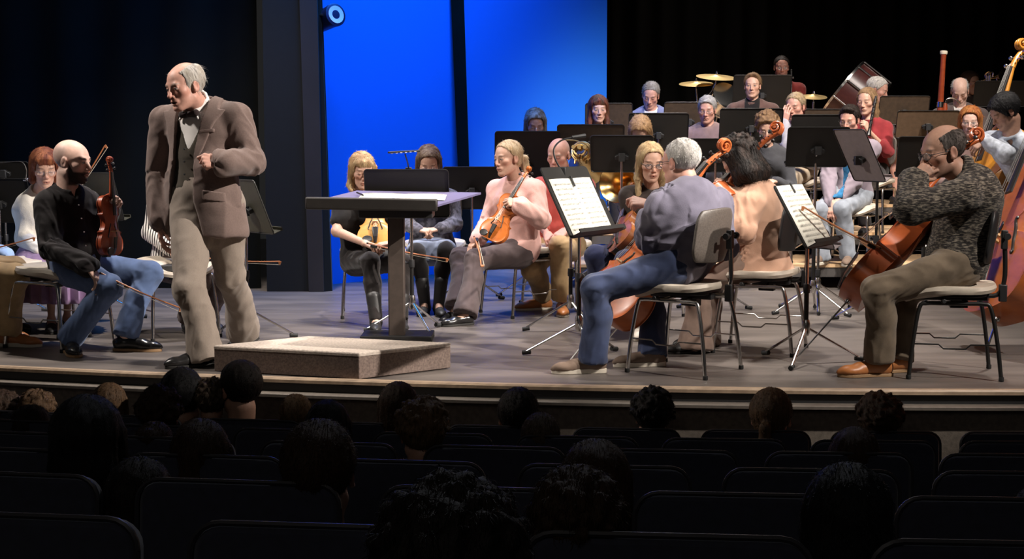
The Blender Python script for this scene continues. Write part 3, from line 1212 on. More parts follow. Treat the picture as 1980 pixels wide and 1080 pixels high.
def make_shoe(root, p, k, o):
    kind, m_, sole = o['shoes']
    an = p.an[k]
    fl = o.get('floorz' + k, o.get('floor', 0.0))
    d = dirv(p.toe[k]); pit = o.get('toepitch' + k, 0.0)
    up = np.array([0, 0, 1.0])
    if pit:
        d = nrm(d * math.cos(math.radians(pit)) - up * math.sin(math.radians(pit)))
        up = nrm(np.cross(np.cross(d, np.array([0, 0, 1.0])), d))
    x = np.cross(d, up)
    s = p.S * (.9 if p.fem else 1.04)
    b = np.array([an[0], an[1], fl]) if not pit else an - up * .085 * s
    P = lambda a, c, e: b + (x * a + d * c + up * e) * s
    R = np.stack([x, d, up], 1)
    hi = .10 if kind == 'boot' else .062
    pr = [EL(P(0, -.030, .040), np.array([.034, .040, .042]) * s, R, .02), RC(P(0, 0, .045), P(0, .09, .038), .036 * s, .034 * s, .03),
          EL(P(.004 * (1 if k == 'R' else -1), .135, .030), np.array([.043, .062, .027]) * s, R, .03), RC(P(0, .16, .022), P(0, .195, .018), .026 * s, .016 * s, .025)]
    if kind == 'boot':
        pr += [RC(P(0, -.005, .06), an + (p.kn[k] - an) * .38, .046 * s, .055 * s, .02)]
    elif kind == 'sneaker':
        pr += [RC(P(0, -.02, .075), P(0, .03, .070), .036 * s, .034 * s, .02)]
    elif kind == 'loafer':
        pr += [EL(P(0, .03, .085), np.array([.028, .058, .037]) * s, R, .006, 's')]
    pr += [CUT(P(0, 0, .016), -up, .004)]
    if kind not in ('boot', 'loafer'):
        pr += [CUT(P(0, 0, .085), up - d * .25, .006)]
    v, q = field_mesh(pr, min(.005, o.get('h', .006)))
    sh = addmesh('shoe', v, q, m_, root)
    mb = MB()
    out = []
    for yy, hw in ((-.068, .014), (-.058, .027), (-.03, .034), (.02, .031), (.07, .037), (.12, .043), (.16, .038), (.19, .024), (.205, .008)):
        out.append((hw, yy))
    poly = out + [(-a, c) for a, c in reversed(out)]
    th = .024 if kind == 'sneaker' else .016
    mb.prism([(a * s, c * s) for a, c in poly], b, x, d, up, th * s)
    if kind in ('dress', 'boot'):
        pass
    mb.build('sole', sole, sh, bev=.003)
    if kind == 'dress' or kind == 'sneaker':
        lc = MB()
        for i, yy in enumerate((.055, .072, .089)):
            lc.tube(smoothpath([P(-.024, yy, .058 - .006 * i), P(0, yy + .004, .078 - .007 * i), P(.024, yy, .058 - .006 * i)], 4), .0026, 5)
        lc.build('laces', o.get('lacemat', mat('dark_laces', (.02, .02, .02), .8)), sh)
# ---------------------------------------------------------------- shared prop materials
CHROME = mat('chrome', (0.62, 0.60, 0.58), rough=0.22, metal=1.0)
BLACKMETAL = mat('black_metal', srgb(26, 25, 24), rough=0.42, spec=0.5, noise=.2, nscale=6)
RUBBER = mat('black_rubber', (0.012, 0.012, 0.012), rough=0.75)
BLACKPLAST = mat('black_plastic', (0.016, 0.016, 0.017), rough=0.5)
SEATGREY = mat('seat_shell', srgb(196, 184, 168), rough=0.55, noise=.12, nscale=20)
BACKSHELL = mat('backrest_shell', srgb(92, 84, 78), rough=0.5, noise=.3, nscale=120, bump=.1, bscale=500)
DESK = mat('stand_desk', srgb(27, 25, 23), rough=0.55, noise=.25, nscale=5, spec=.4)
PAPER = mat('paper', srgb(240, 236, 222), rough=0.8, noise=.04, nscale=4)
INK = mat('ink', srgb(148, 145, 138), rough=0.8)
VARNISH = lambda n, c, d: mat(n, c, rough=0.36, noise=.45, nscale=3.5, stretch=(2, 2, 7), coat=.2, col2=tuple((a + b * 2) / 3 for a, b in zip(d, c)), spec=.45)
EBONY = mat('ebony', (0.014, 0.012, 0.011), rough=0.35)
STRING = mat('string', (0.55, 0.53, 0.5), rough=0.35, metal=.9)
BOWWOOD = mat('bow_wood', srgb(176, 112, 72), rough=0.4)
BOWHAIR = mat('bow_hair', srgb(214, 202, 180), rough=0.6)
BRIDGE = mat('bridge_wood', srgb(214, 172, 120), rough=0.5)
BRASS = mat('brass', (0.75, 0.48, 0.18), rough=0.24, metal=1.0)
CYMBAL = mat('cymbal_bronze', (0.78, 0.58, 0.28), rough=0.42, metal=1.0)


# ---------------------------------------------------------------- chair
def make_chair(label, detail=True, back=True, dark=False, group=None, seat_z=.47):
    """front towards -Y, origin on the floor under the seat"""
    r = thing('orchestra_chair', label, 'chair', (0, 0, 0), group)
    n, rows = 28, 7
    v, f = [], []
    for j, (sc, z) in enumerate(((.97, -.026), (1.0, -.008), (.97, .010), (.80, .0125), (.5, .006), (.2, .003))):
        for k in range(n):
            a = 2 * math.pi * k / n
            ca, sa = math.cos(a), math.sin(a)
            e = .62
            x = .232 * math.copysign(abs(ca) ** e, ca) * (1 - .08 * (sa > 0) * sa)
            y = .235 * math.copysign(abs(sa) ** e, sa) - .012
            zz = z + seat_z - .035 * max(0, (-y - .10) / .115) ** 2 + .012 * max(0, (y - .1) / .115) ** 2 - .012 * (1 - (x / .215) ** 2) * (sc < .9)
            v.append((x * sc, y * sc, zz))
    m = 6
    for j in range(m - 1):
        for k in range(n):
            k2 = (k + 1) % n
            f.append((j * n + k, j * n + k2, (j + 1) * n + k2, (j + 1) * n + k))
    f.append(tuple((m - 1) * n + k for k in range(n)))
    f.append(tuple(reversed(range(n))))
    addmesh('seat', v, f, SEATGREY, r)
    mb = MB()
    mb.prism([(a * .86, b * .86) for a, b in rrect(.40, .40, .12)], (0, 0, seat_z - .045), (1, 0, 0), (0, 1, 0), (0, 0, 1), .034)
    mb.box((0, 0, seat_z - .055), (.05, .18, .018)).box((0, .04, seat_z - .085), (.03, .045, .03))
    if detail:
        mb.tube([(.05, -.05, seat_z - .07), (.19, -.06, seat_z - .065)], .006, 6)
        mb.tube([(.19, -.06, seat_z - .065), (.235, -.06, seat_z - .06)], .012, 8)
    mb.build('seat_mechanism', BLACKPLAST, r, bev=.004)
    fr = BLACKMETAL if dark == 'frame' else CHROME
    for sx in (1, -1):
        for yy, ye in ((-.165, -.225), (.165, .235)):
            t = MB()
            t.tube(smoothpath([(sx * .185, yy * .45, seat_z - .075), (sx * .187, yy * .86, seat_z - .076), (sx * .19, yy * 1.08, seat_z - .10), (sx * .205, (yy + ye) / 2 * 1.06, seat_z * .42), (sx * .215, ye, .012)], 4), .011, 9)
            lg = t.build('leg', fr, r)
            MB().lathe([(.012, 0), (.014, .004), (.013, .022)], (sx * .2155, ye * 1.003, 0), (0, 0, 1), 10).build('rubber_foot', RUBBER, lg)
        t = MB()
        t.tube([(sx * .185, -.08, seat_z - .075), (sx * .185, .08, seat_z - .075)], .011, 9)
        t.tube([(sx * .185, -.05, seat_z - .075), (0, -.05, seat_z - .07)], .009, 8).tube([(sx * .185, .06, seat_z - .075), (0, .06, seat_z - .07)], .009, 8)
        t.build('side_rail', fr, r)
        t = MB()
        z = .185
        t.tube([(sx * .2085, -.20, z), (sx * .213, -.08, z), (sx * .213, -.055, z - .022), (sx * .213, .055, z - .022), (sx * .213, .08, z), (sx * .2085, .205, z)], .0042, 7)
        t.build('stretcher', fr, r)
    if back:
        v, f = [], []
        cols, rw = 17, 13
        for j in range(rw):
            for i in range(cols):
                u, w_ = (i / (cols - 1)) * 2 - 1, (j / (rw - 1)) * 2 - 1
                su = math.copysign(abs(u), u)
                hx = .205 * (1 - .0 * w_) * (1 - max(0, abs(w_) - .45) ** 2.2 * .75)
                x = su * hx
                z = .735 + w_ * .145 * (1 - .05 * u * u)
                y = .215 - .05 * u * u + .02 * w_
                v.append((x, y, z))
        for j in range(rw - 1):
            for i in range(cols - 1):
                a = j * cols + i
                f.append((a, a + 1, a + cols + 1, a + cols))
        b = addmesh('backrest', v, f, BLACKPLAST if dark else BACKSHELL, r)
        md = b.modifiers.new('thick', 'SOLIDIFY'); md.thickness = .022; md.offset = 1
        md = b.modifiers.new('bevel', 'BEVEL'); md.width = .008; md.segments = 3; md.limit_method = 'ANGLE'
        t = MB()
        t.tube(smoothpath([(0, .15, seat_z - .05), (0, .235, seat_z - .045), (0, .268, seat_z + .03), (0, .268, seat_z + .16), (0, .262, .71)], 4), .0125, 9)
        s = t.build('back_post', CHROME if not dark else BLACKMETAL, r)
        for q in (((0, .262, .715), (.018, .016, .05)), ((0, .262, seat_z - .035), (.02, .02, .045))):
            MB().box(*q).build('post_clamp', BLACKPLAST, s, bev=.005)
        t = MB().tube([(-.055, .268, .735), (.055, .268, .735)], .008, 8).lathe([(.016, -.012), (.019, 0), (.016, .012)], (.058, .268, .735), (1, 0, 0), 12).lathe([(.016, -.012), (.019, 0), (.016, .012)], (-.058, .268, .735), (1, 0, 0), 12)
        t.build('back_knob', BLACKPLAST, s)
    return r


def dup_tree(o, parent=None):
    c = o.copy()
    C.objects.link(c)
    if parent is not None:
        c.parent = parent
    for ch in list(o.children):
        dup_tree(ch, c)
    return c


def put(o, loc, yaw, label=None, group=None):
    """stand a thing that was built facing -Y at loc, facing yaw (0 = towards the camera, 90 = picture right)"""
    o.location = Vector(loc)
    o.rotation_euler = (0, 0, math.radians(yaw))
    if label: o['label'] = label
    if group: o['group'] = group
    return o


# ---------------------------------------------------------------- music stand
def make_stand(label, base, desk_c, w, h, face, tilt, m_desk=None, tripod=20, group=None, leg_r=.30, clamp=True, lip=True, polem=None, roll=0.0):
    """base: floor point; desk_c centre of the desk; face: yaw the desk's reading side looks to; tilt from upright"""
    r = thing('music_stand', label, 'music stand', base, group)
    base = np.asarray(base, float); desk_c = np.asarray(desk_c, float)
    fn = dirv(face)
    sd = np.array([math.cos(math.radians(face)), math.sin(math.radians(face)), 0])
    t = math.radians(tilt)
    up = np.array([0, 0, 1.0]) * math.cos(t) - fn * math.sin(t)
    nr = fn * math.cos(t) + np.array([0, 0, 1.0]) * math.sin(t)   # reading side normal
    if roll:
        c_, s_ = math.cos(math.radians(roll)), math.sin(math.radians(roll))
        sd, up = sd * c_ + up * s_, up * c_ - sd * s_
    md = m_desk or DESK
    mb = MB()
    mb.prism(rrect(w, h, .022), desk_c - nr * .0015, sd, up, nr, .003)
    d = mb.build('desk', md, r, smooth=False)
    rim = MB()
    pl = [desk_c + sd * a + up * b - nr * .004 for a, b in rrect(w, h, .022)]
    rim.tube(pl + [pl[0]], .0035, 6, cap=False)
    rim.build('rim', BLACKMETAL, d)
    if lip:
        lb = MB()
        c = desk_c - up * (h / 2 - .002)
        lb.box(c + nr * .03, (w / 2, .03, .0022), np.stack([sd, nr, up], 1)).box(c + nr * .06 + up * .008, (w / 2, .0022, .010), np.stack([sd, nr, up], 1))
        lb.build('ledge', md, r, smooth=False)
    att = desk_c - nr * .03 - up * h * .06
    pm = polem or CHROME
    pt = np.array([base[0], base[1], att[2] - .05])
    hub = base + np.array([0, 0, .20])
    pb = MB()
    pb.tube([hub - np.array([0, 0, .05]), base + (pt - base) * .55 + 0], .0135, 10)
    pb.build('lower_tube', BLACKMETAL if polem is None else pm, r)
    pb = MB()
    pb.tube([base + (pt - base) * .5, pt, att], .0095, 10)
    pb.build('upper_tube', pm, r)
    cb = MB()
    cb.lathe([(.018, -.03), (.02, -.01), (.018, .02)], base + (pt - base) * .55, (0, 0, 1), 12)
    cb.tube([base + (pt - base) * .55, base + (pt - base) * .55 + sd * .04], .007, 8).lathe([(.012, 0), (.015, .008), (.012, .016)], base + (pt - base) * .55 + sd * .035, sd, 10)
    cb.build('height_knob', BLACKPLAST, r)
    cb = MB()
    cb.prism([(-.045, .01), (.045, .01), (.05, .035), (.02, .05), (-.02, .05), (-.05, .035)], desk_c - nr * .002 - up * (h * .06 + .03), sd, up, -nr, .03)
    cb.box(att, (.022, .022, .03))
    cb.build('desk_clamp', BLACKPLAST, r, bev=.003)
    hb = MB().lathe([(.016, -.05), (.023, -.03), (.023, .02), (.017, .04)], hub, (0, 0, 1), 12)
    hb.build('hub', CHROME, r)
    for k in range(3):
        a = math.radians(tripod + 120 * k)
        e = np.array([math.cos(a), math.sin(a), 0])
        tb = MB()
        foot = base + e * leg_r + np.array([0, 0, .016])
        tb.tube([hub + e * .015 - np.array([0, 0, .01]), foot], .0095, 9, flat=.75)
        lg = tb.build('leg', pm if polem is None else CHROME, r)
        MB().tube([foot - e * .03 + (hub - foot) * .02, foot + e * .012 - np.array([0, 0, .002])], .0135, 10).build('rubber_tip', RUBBER, lg)
    r['_'] = 0
    del r['_']
    return r, (desk_c, sd, up, nr)


def sheet_music(label, fr, off, w, h, staves=9, group=None, seed=1, fold=False, clip=True, up_off=0.0):
    """printed pages lying on a desk; fr from make_stand"""
    c, sd, up, nr = fr
    r = thing('sheet_music', label, 'sheet music', c + nr * .004, group)
    rg = random.Random(seed)
    o = c + sd * off + nr * .004 + up * up_off
    page = MB()
    npg = 2 if fold else 1
    n = 10
    vs, fs = [], []
    for j in range(2):
        for i in range(n + 1):
            u = i / n * 2 - 1
            bend = (.006 * (1 - abs(abs(u) * 2 - 1)) if fold else .004 * (1 - u * u)) + .001
            vs.append(o + sd * u * w / 2 + up * (j - .5) * h + nr * bend)
    for i in range(n):
        fs.append((i, i + 1, n + 2 + i, n + 1 + i))
    pg = addmesh('page', vs, fs, PAPER, r)
    pg.modifiers.new('thick', 'SOLIDIFY').thickness = .0008
    ink = MB()
    pw = w / npg
    for q in range(npg):
        cx = (-w / 4 if q == 0 else w / 4) if fold else 0
        for s in range(staves):
            y = h / 2 - h * (s + 1.2) / (staves + 1.2)
            for l in range(5):
                ink_y = y + (l - 2) * h * .0065
                ink.box(o + sd * cx + up * ink_y + nr * .0085, (pw * .42, .0002, .00035), np.stack([sd, nr, up], 1))
            x = -pw * .40
            while x < pw * .40:
                yy = y + rg.uniform(-2, 2) * h * .0065
                ink.box(o + sd * (cx + x) + up * yy + nr * .0087, (.0020, .0002, .0016), np.stack([sd, nr, up], 1))
                ink.box(o + sd * (cx + x + .0018) + up * (yy + .006) + nr * .0087, (.0004, .0002, .006), np.stack([sd, nr, up], 1))
                x += rg.uniform(.005, .016)
    g = ink.build('notes', INK, r, smooth=False)
    g['kind'] = 'stuff'
    if clip:
        MB().box(o + up * (h / 2 - .02) + nr * .010, (.006, .004, .03), np.stack([sd, nr, up], 1)).build('page_clip', BLACKPLAST, r, bev=.002)
    return r


# ---------------------------------------------------------------- violin family
def outline(bass=False):
    if bass:
        P = [(0, 0), (.11, .004), (.20, .03), (.272, .10), (.300, .19), (.285, .28), (.245, .345), (.262, .385), (.262, .392), (.215, .415), (.180, .47), (.168, .53), (.178, .60), (.205, .640), (.232, .652),
             (.232, .660), (.216, .70), (.205, .76), (.175, .84), (.120, .92), (.055, .975), (.035, 1.0), (0, 1.0)]
    else:
        P = [(0, 0), (.10, .003), (.19, .022), (.262, .09), (.288, .18), (.275, .27), (.238, .345), (.252, .385), (.252, .392), (.205, .415), (.168, .47), (.153, .54), (.163, .61), (.190, .655), (.216, .672),
             (.216, .680), (.200, .715), (.215, .77), (.232, .83), (.222, .90), (.178, .96), (.10, .992), (.04, 1.0), (0, 1.0)]
    corner = [8, 14] if not bass else [8, 14]
    pts = []
    seg = [P[:8], P[8:15], P[15:]]
    for s in seg:
        pts += [tuple(q) for q in smoothpath([np.array(x) for x in s], 3)]
    return pts


def make_fiddle(kind, label, bottom, axis, normal, L, wood, dark, parts=True, neck_a=.0, group=None, name=None, endpin=0.0):
    """bottom: lower end of the body; axis: towards the scroll; normal: the way the front looks; L body length"""
    ax = nrm(axis)
    nz = nrm(np.asarray(normal, float) - ax * (np.asarray(normal, float) @ ax))
    sd = np.cross(ax, nz)
    big = kind in ('cello', 'bass')
    name = name or ('double_bass' if kind == 'bass' else kind)
    r = thing(name, label, {'bass': 'double bass'}.get(kind, kind), bottom, group)
    th = L * {'violin': .088, 'viola': .092, 'cello': .172, 'bass': .185}[kind]
    arch = L * (.035 if not big else .03)
    half = outline(kind == 'bass')
    poly = half + [(-x, y) for x, y in reversed(half[1:-1])]
    B = np.asarray(bottom, float)
    P = lambda x, y, z: B + sd * (x * L) + ax * (y * L) + nz * z
    mw = VARNISH('varnish_' + wood[0], wood[1], wood[2])
    n = len(poly)
    cx, cy = 0.0, .47

    def plate(sign, nm, over):
        v, f = [], []
        rings = [1.0, .965, .90, .75, .55, .3, .1]
        for t in rings:
            for x, y in poly:
                yy = cy + (y - cy) * t
                # the waist keeps its shape while the ring shrinks towards the centre line
                xx = x * t
                hgt = arch * (0 if t == 1.0 else (1 - t) ** .75 * 1.0 if t < .9 else -.08 if t > .95 else .08)
                v.append(P(xx * (over if t > .95 else 1), yy, sign * (th / 2 + hgt + (.0015 if t == 1.0 else 0))))
        k = len(rings)
        for j in range(k - 1):
            for i in range(n):
                i2 = (i + 1) % n
                q = (j * n + i, j * n + i2, (j + 1) * n + i2, (j + 1) * n + i)
                f.append(q if sign > 0 else q[::-1])
        last = tuple((k - 1) * n + i for i in range(n))
        f.append(last if sign > 0 else last[::-1])
        # edge thickness
        m = len(v)
        for x, y in poly:
            v.append(P(x * over, cy + (y - cy), sign * (th / 2 - .003)))
        for i in range(n):
            i2 = (i + 1) % n
            q = (m + i, m + i2, i2, i)
            f.append(q if sign > 0 else q[::-1])
        return addmesh(nm, v, f, mw, r)
    tp = plate(1, 'top_plate', 1.025)
    plate(-1, 'back_plate', 1.025)
    v, f = [], []
    for z in (-th / 2, th / 2):
        for x, y in poly:
            v.append(P(x * .985, y, z))
    for i in range(n):
        i2 = (i + 1) % n
        f.append((i, i2, n + i2, n + i))
    addmesh('ribs', v, f, mw, r)
    # f-holes
    for sx in (1, -1):
        mb = MB()
        yb = .40
        pts = [(.060, .115), (.052, .128), (.043, .118), (.050, .095), (.072, .055), (.086, .015), (.098, -.035), (.112, -.070), (.118, -.092), (.108, -.102), (.099, -.088)]
        path = smoothpath([P(sx * (x + (.02 if kind == 'bass' else 0)), yb + y, th / 2 + arch * .62 + L * .004) for x, y in pts], 4)
        rr = [L * .0045 + L * .006 * math.sin(math.pi * i / (len(path) - 1)) for i in range(len(path))]
        mb.tube(path, rr, 6)
        mb.build('f_hole', EBONY, tp)
    ft = th / 2 + arch
    # neck, fingerboard
    nl = L * {'violin': .37, 'viola': .37, 'cello': .37, 'bass': .40}[kind]
    nw = L * (.034 if not big else .024)
    lift = ft + L * .030
    tip = lift + neck_a - L * .01
    Q = lambda x, y, z: B + sd * x + ax * y + nz * z
    mb = MB()
    mb.tube([Q(0, L * .985, th / 2 + L * .0), Q(0, L * 1.03, th / 2 + L * .028), Q(0, L + nl * .5, tip - L * .022), Q(0, L + nl, tip - L * .012)], [nw * 1.25, nw * .95, nw * .85, nw * .8], 12)
    mb.tube([Q(0, L * .985, -th * .35), Q(0, L * .995, th / 2 + L * .01)], [nw * .8, nw * 1.3], 12)
    mb.build('neck', mw, r)
    fb0 = L * .66
    mb = MB()
    v = []
    for y, z, w_ in ((fb0, lift + L * .028, nw * 1.35), (L + nl, tip + L * .006, nw * .85)):
        for t in np.linspace(-1, 1, 7):
            v.append(Q(t * w_, y, z + L * .010 * (1 - t * t)))
        v.append(Q(w_, y, z - L * .008)); v.append(Q(-w_, y, z - L * .008))
    f = [(i, (i + 1) % 9, 9 + (i + 1) % 9, 9 + i) for i in range(9)] + [tuple(reversed(range(9))), tuple(range(9, 18))]
    mb.add(v, f)
    mb.build('fingerboard', EBONY, r, smooth=False)
    # pegbox and scroll
    mb = MB()
    pbx = L * {'violin': .19, 'viola': .19, 'cello': .165, 'bass': .17}[kind]
    y0 = L + nl
    pts, rad = [], []
    for t in np.linspace(0, 1, 6):
        pts.append(Q(0, y0 + pbx * t, tip - L * .012 - L * .05 * t ** 1.6)); rad.append(nw * (.92 - .12 * t))
    R0 = L * (.047 if not big else .054 if kind == 'cello' else .043)
    cz = tip - L * .062 + R0 * .75
    c0 = (y0 + pbx + R0 * .4, cz - R0 * .0)
    for t in np.linspace(0, 1, 26):
        a = -math.pi * .62 + t * math.pi * 2 * 1.55
        rr = R0 * (1 - .70 * t)
        pts.append(Q(0, c0[0] + math.sin(a) * rr * -1 * -1 if False else c0[0] + math.cos(a) * rr, c0[1] + math.sin(a) * rr)); rad.append(nw * (.62 - .22 * t))
    mb.tube(pts, rad, 9)
    for sx in (1, -1):
        sp = [Q(sx * nw * (.55 + .75 * t), c0[0] + math.cos(-math.pi * .62 + t * 9.7) * R0 * (1 - .72 * t), c0[1] + math.sin(-math.pi * .62 + t * 9.7) * R0 * (1 - .72 * t)) for t in np.linspace(0, 1, 26)]
        mb.tube(sp, [nw * (.5 - .2 * t) for t in np.linspace(0, 1, 26)], 7)
        mb.lathe([(R0 * .25, -nw * .1), (R0 * .22, nw * .5)], Q(sx * nw * .9, c0[0], c0[1]), sd * sx, 10)
    mb.build('scroll', mw, r)
    for i in range(4):
        t = .18 + .21 * i
        sx = 1 if i % 2 else -1
        c = Q(0, y0 + pbx * t, tip - L * .012 - L * .05 * t ** 1.6 + nw * .2)
        p1 = c + sd * sx * nw * 2.6
        mb = MB().tube([c - sd * sx * nw * 1.1, p1], nw * .2, 7)
        mb.lathe([(nw * .22, -nw * .1), (nw * .62, nw * .25), (nw * .7, nw * .7), (nw * .5, nw * 1.05), (nw * .1, nw * 1.15)], p1, sd * sx, 10)
        mb.build('peg', EBONY if kind != 'bass' else CHROME, r)
    # bridge, tailpiece, strings
    yb = L * .40
    bw = L * (.06 if not big else .058)
    bh = L * (.095 if not big else .115)
    mb = MB()
    mb.prism([(-bw, 0), (-bw * .55, 0), (-bw * .3, bh * .35), (bw * .3, bh * .35), (bw * .55, 0), (bw, 0), (bw * .8, bh * .45), (bw * .7, bh * .92), (0, bh * 1.02), (-bw * .7, bh * .92), (-bw * .8, bh * .45)],
             Q(0, yb - L * .006, ft - L * .004), sd, nz, ax, L * .012)
    mb.build('bridge', BRIDGE, r, smooth=False)
    mb = MB()
    v = []
    for y, z, w_ in ((L * .30, ft + L * .055, L * .055), (L * .12, ft + L * .035, L * .04), (L * .02, th / 2 + L * .03, L * .022)):
        v += [Q(-w_, y, z - L * .006), Q(-w_ * .6, y, z + L * .008), Q(w_ * .6, y, z + L * .008), Q(w_, y, z - L * .006)]
    f = [(a + i, a + (i + 1) % 4, a + 4 + (i + 1) % 4, a + 4 + i) for a in (0, 4) for i in range(4)] + [(3, 2, 1, 0), (8, 9, 10, 11)]
    mb.add(v, f)
    mb.build('tailpiece', EBONY, r, smooth=False)
    mb = MB()
    for i in range(4):
        x = (i - 1.5)
        sr = max(L * .0011, .0006)
        mb.tube([Q(x * bw * .3, L * .30, ft + L * .062), Q(x * bw * .42, yb, ft + bh * (1.0 - .06 * abs(x))), Q(x * nw * .4, L + nl, tip + L * .018), Q(x * nw * .3, y0 + pbx * .4, tip - L * .02)], sr, 5)
    g = mb.build('strings', STRING, r)
    if not big:
        mb = MB()
        mb.add(*_dome(Q(-L * .13, L * .07, ft + L * .03), sd, ax, nz, L * .085, L * .07, L * .03))
        mb.box(Q(-L * .10, -.004, 0), (L * .05, .004, th * .6), np.stack([sd, ax, nz], 1))
        mb.build('chin_rest', EBONY, r)
    else:
        mb = MB()
        ep = endpin or L * .4
        mb.tube([Q(0, .01, 0), Q(0, -ep, 0)], .005 if kind == 'cello' else .007, 8)
        mb.lathe([(.012, 0), (.018, .012), (.016, .03)], Q(0, -.03, 0), ax, 12).lathe([(.001, -.012), (.006, 0), (.005, .02)], Q(0, -ep, 0), ax, 8)
        mb.build('endpin', CHROME, r)
    return r


def _dome(c, ex, ey, ez, a, b, h, n=16):
    v, f = [], []
    for t, z in ((1, 0), (1, .4), (.85, .8), (.5, .75), (.1, .7)):
        for k in range(n):
            q = 2 * math.pi * k / n
            v.append(c + ex * math.cos(q) * a * t + ey * math.sin(q) * b * t + ez * h * z)
    for j in range(4):
        for k in range(n):
            k2 = (k + 1) % n
            f.append((j * n + k, j * n + k2, (j + 1) * n + k2, (j + 1) * n + k))
    f.append(tuple(4 * n + k for k in range(n)))
    f.append(tuple(reversed(range(n))))
    return v, f


def make_bow(label, a, b, hair_side, big=False, name='violin_bow'):
    """a frog end, b tip; hair_side: the way the hair lies from the stick"""
    a, b = np.asarray(a, float), np.asarray(b, float)
    u = nrm(b - a)
    h = nrm(np.asarray(hair_side, float) - u * (np.asarray(hair_side, float) @ u))
    x = np.cross(u, h)
    L = np.linalg.norm(b - a)
    r = thing(name, label, 'bow', a)
    mb = MB()
    pts = [a + u * L * t + h * (.010 * math.sin(math.pi * t)) for t in np.linspace(0, 1, 12)]
    mb.tube(pts, list(np.linspace(.0052, .0034, 12) * (1.25 if big else 1.1)), 8)
    mb.prism([(0, 0), (.02, 0), (.012, .02), (.004, .024)], b - u * .012 - x * .004, u, h, x, .008)
    mb.build('stick', BOWWOOD, r)
    mb = MB()
    mb.box(a + u * .045 + h * .014, (.024, .010, .006), np.stack([u, h, x], 1)).tube([a - u * .012, a + u * .004], .006, 8)
    mb.build('frog', EBONY, r, bev=.002)
    mb = MB()
    mb.box((a + u * .06 + b) / 2 + h * .021, ((L - .06) / 2, .0008, .005), np.stack([u, h, x], 1))
    mb.build('bow_hair', BOWHAIR, r, smooth=False)
    return r
# ---------------------------------------------------------------- the setting
def edgeY(X):
    return 7.10 + .026 * (X - 2.6) ** 2


FLOORM = mat('stage_floor', srgb(112, 104, 99), rough=0.42, noise=.45, nscale=1.6, bump=.15, bscale=30, stretch=(1, 3.5, 1), spec=.45, contrast=(.3, .75))
BLACKCLOTH = mat('black_drape', srgb(15, 17, 15), rough=0.95, noise=.3, nscale=3, sheen=.1, spec=.1)
FLATGREY = mat('wing_flat_paint', srgb(46, 41, 43), rough=0.8, noise=.2, nscale=4)
CYC = mat('cyclorama_cloth', (0.025, 0.205, 0.85), rough=0.95, spec=.05)  # the flood's blue is put into the cloth colour too
WOOD = mat('riser_plywood', srgb(206, 172, 132), rough=0.5, noise=.22, nscale=4, stretch=(1, 7, 1), bump=.05)
FASCIA = mat('riser_fascia', srgb(74, 70, 68), rough=0.7, noise=.2, nscale=6)
STAGEFRONT = mat('stage_front_paint', srgb(112, 102, 92), rough=0.75, noise=.3, nscale=40, bump=.2, bscale=180)
NOSING = mat('stage_nosing_wood', srgb(176, 152, 128), rough=0.5, noise=.3, nscale=12, stretch=(1, 8, 1))

xs = np.linspace(-7, 7, 85)
mb = MB()
poly_v = [(x, edgeY(x), 0) for x in xs] + [(x, 18.0, 0) for x in xs]
n = len(xs)
addmesh('floor', poly_v + [(a, b, -.12) for a, b, c in poly_v], [(i, i + 1, n + i + 1, n + i) for i in range(n - 1)] + [(2 * n + i, 2 * n + i + 1, i + 1, i) for i in range(n - 1)], FLOORM, smooth=False)['kind'] = 'structure'


def strip(name, prof, m_):
    """profile (forward offset from the stage edge, z) swept along the edge"""
    v, f = [], []
    k = len(prof)
    for x in xs:
        for a, z in prof:
            v.append((x, edgeY(x) - a, z))
    for i in range(n - 1):
        for j in range(k):
            j2 = (j + 1) % k
            f.append((i * k + j, i * k + j2, (i + 1) * k + j2, (i + 1) * k + j))
    o = addmesh(name, v, f, m_, smooth=False)
    o['kind'] = 'structure'
    return o


strip('trim_1', [(-.01, -.002), (-.01, .004), (.022, .004), (.030, -.006), (.030, -.022), (-.01, -.022)], NOSING)
strip('trim_2', [(-.005, -.022), (.012, -.022), (.012, -.070), (-.005, -.070)], BLACKPLAST)
strip('trim_3', [(0, -.070), (.085, -.070), (.090, -.074), (.090, -.088), (0, -.088)], mat('lip_edge', srgb(112, 104, 96), rough=.5, noise=.2))
strip('wall_front', [(.0, -.088), (.03, -.088), (.03, -.96), (.0, -.96)], STAGEFRONT)
mb = MB()
for k in range(9):  # the hall steps up towards the back
    pass
HALLF = mat('hall_carpet', srgb(30, 28, 28), rough=.95, noise=.3, nscale=60)
mb.add([(-7, -3.2, .15), (7, -3.2, .15), (7, 6.6, -.955), (-7, 6.6, -.955), (7, 9, -.955), (-7, 9, -.955)], [(0, 1, 2, 3), (3, 2, 4, 5)])
mb.build('floor_hall', HALLF, smooth=False)['kind'] = 'structure'


def flat(name, pts, m_, top=6.0, thick=.06):
    """upright panel through floor points (x, y)"""
    v, f = [], []
    for x, y in pts:
        v += [(x, y, 0), (x, y, top)]
    for i in range(len(pts) - 1):
        f.append((2 * i, 2 * i + 2, 2 * i + 3, 2 * i + 1))
    o = addmesh(name, v, f, m_, smooth=False)
    md = o.modifiers.new('thick', 'SOLIDIFY'); md.thickness = thick; md.offset = 1
    o['kind'] = 'structure'
    return o


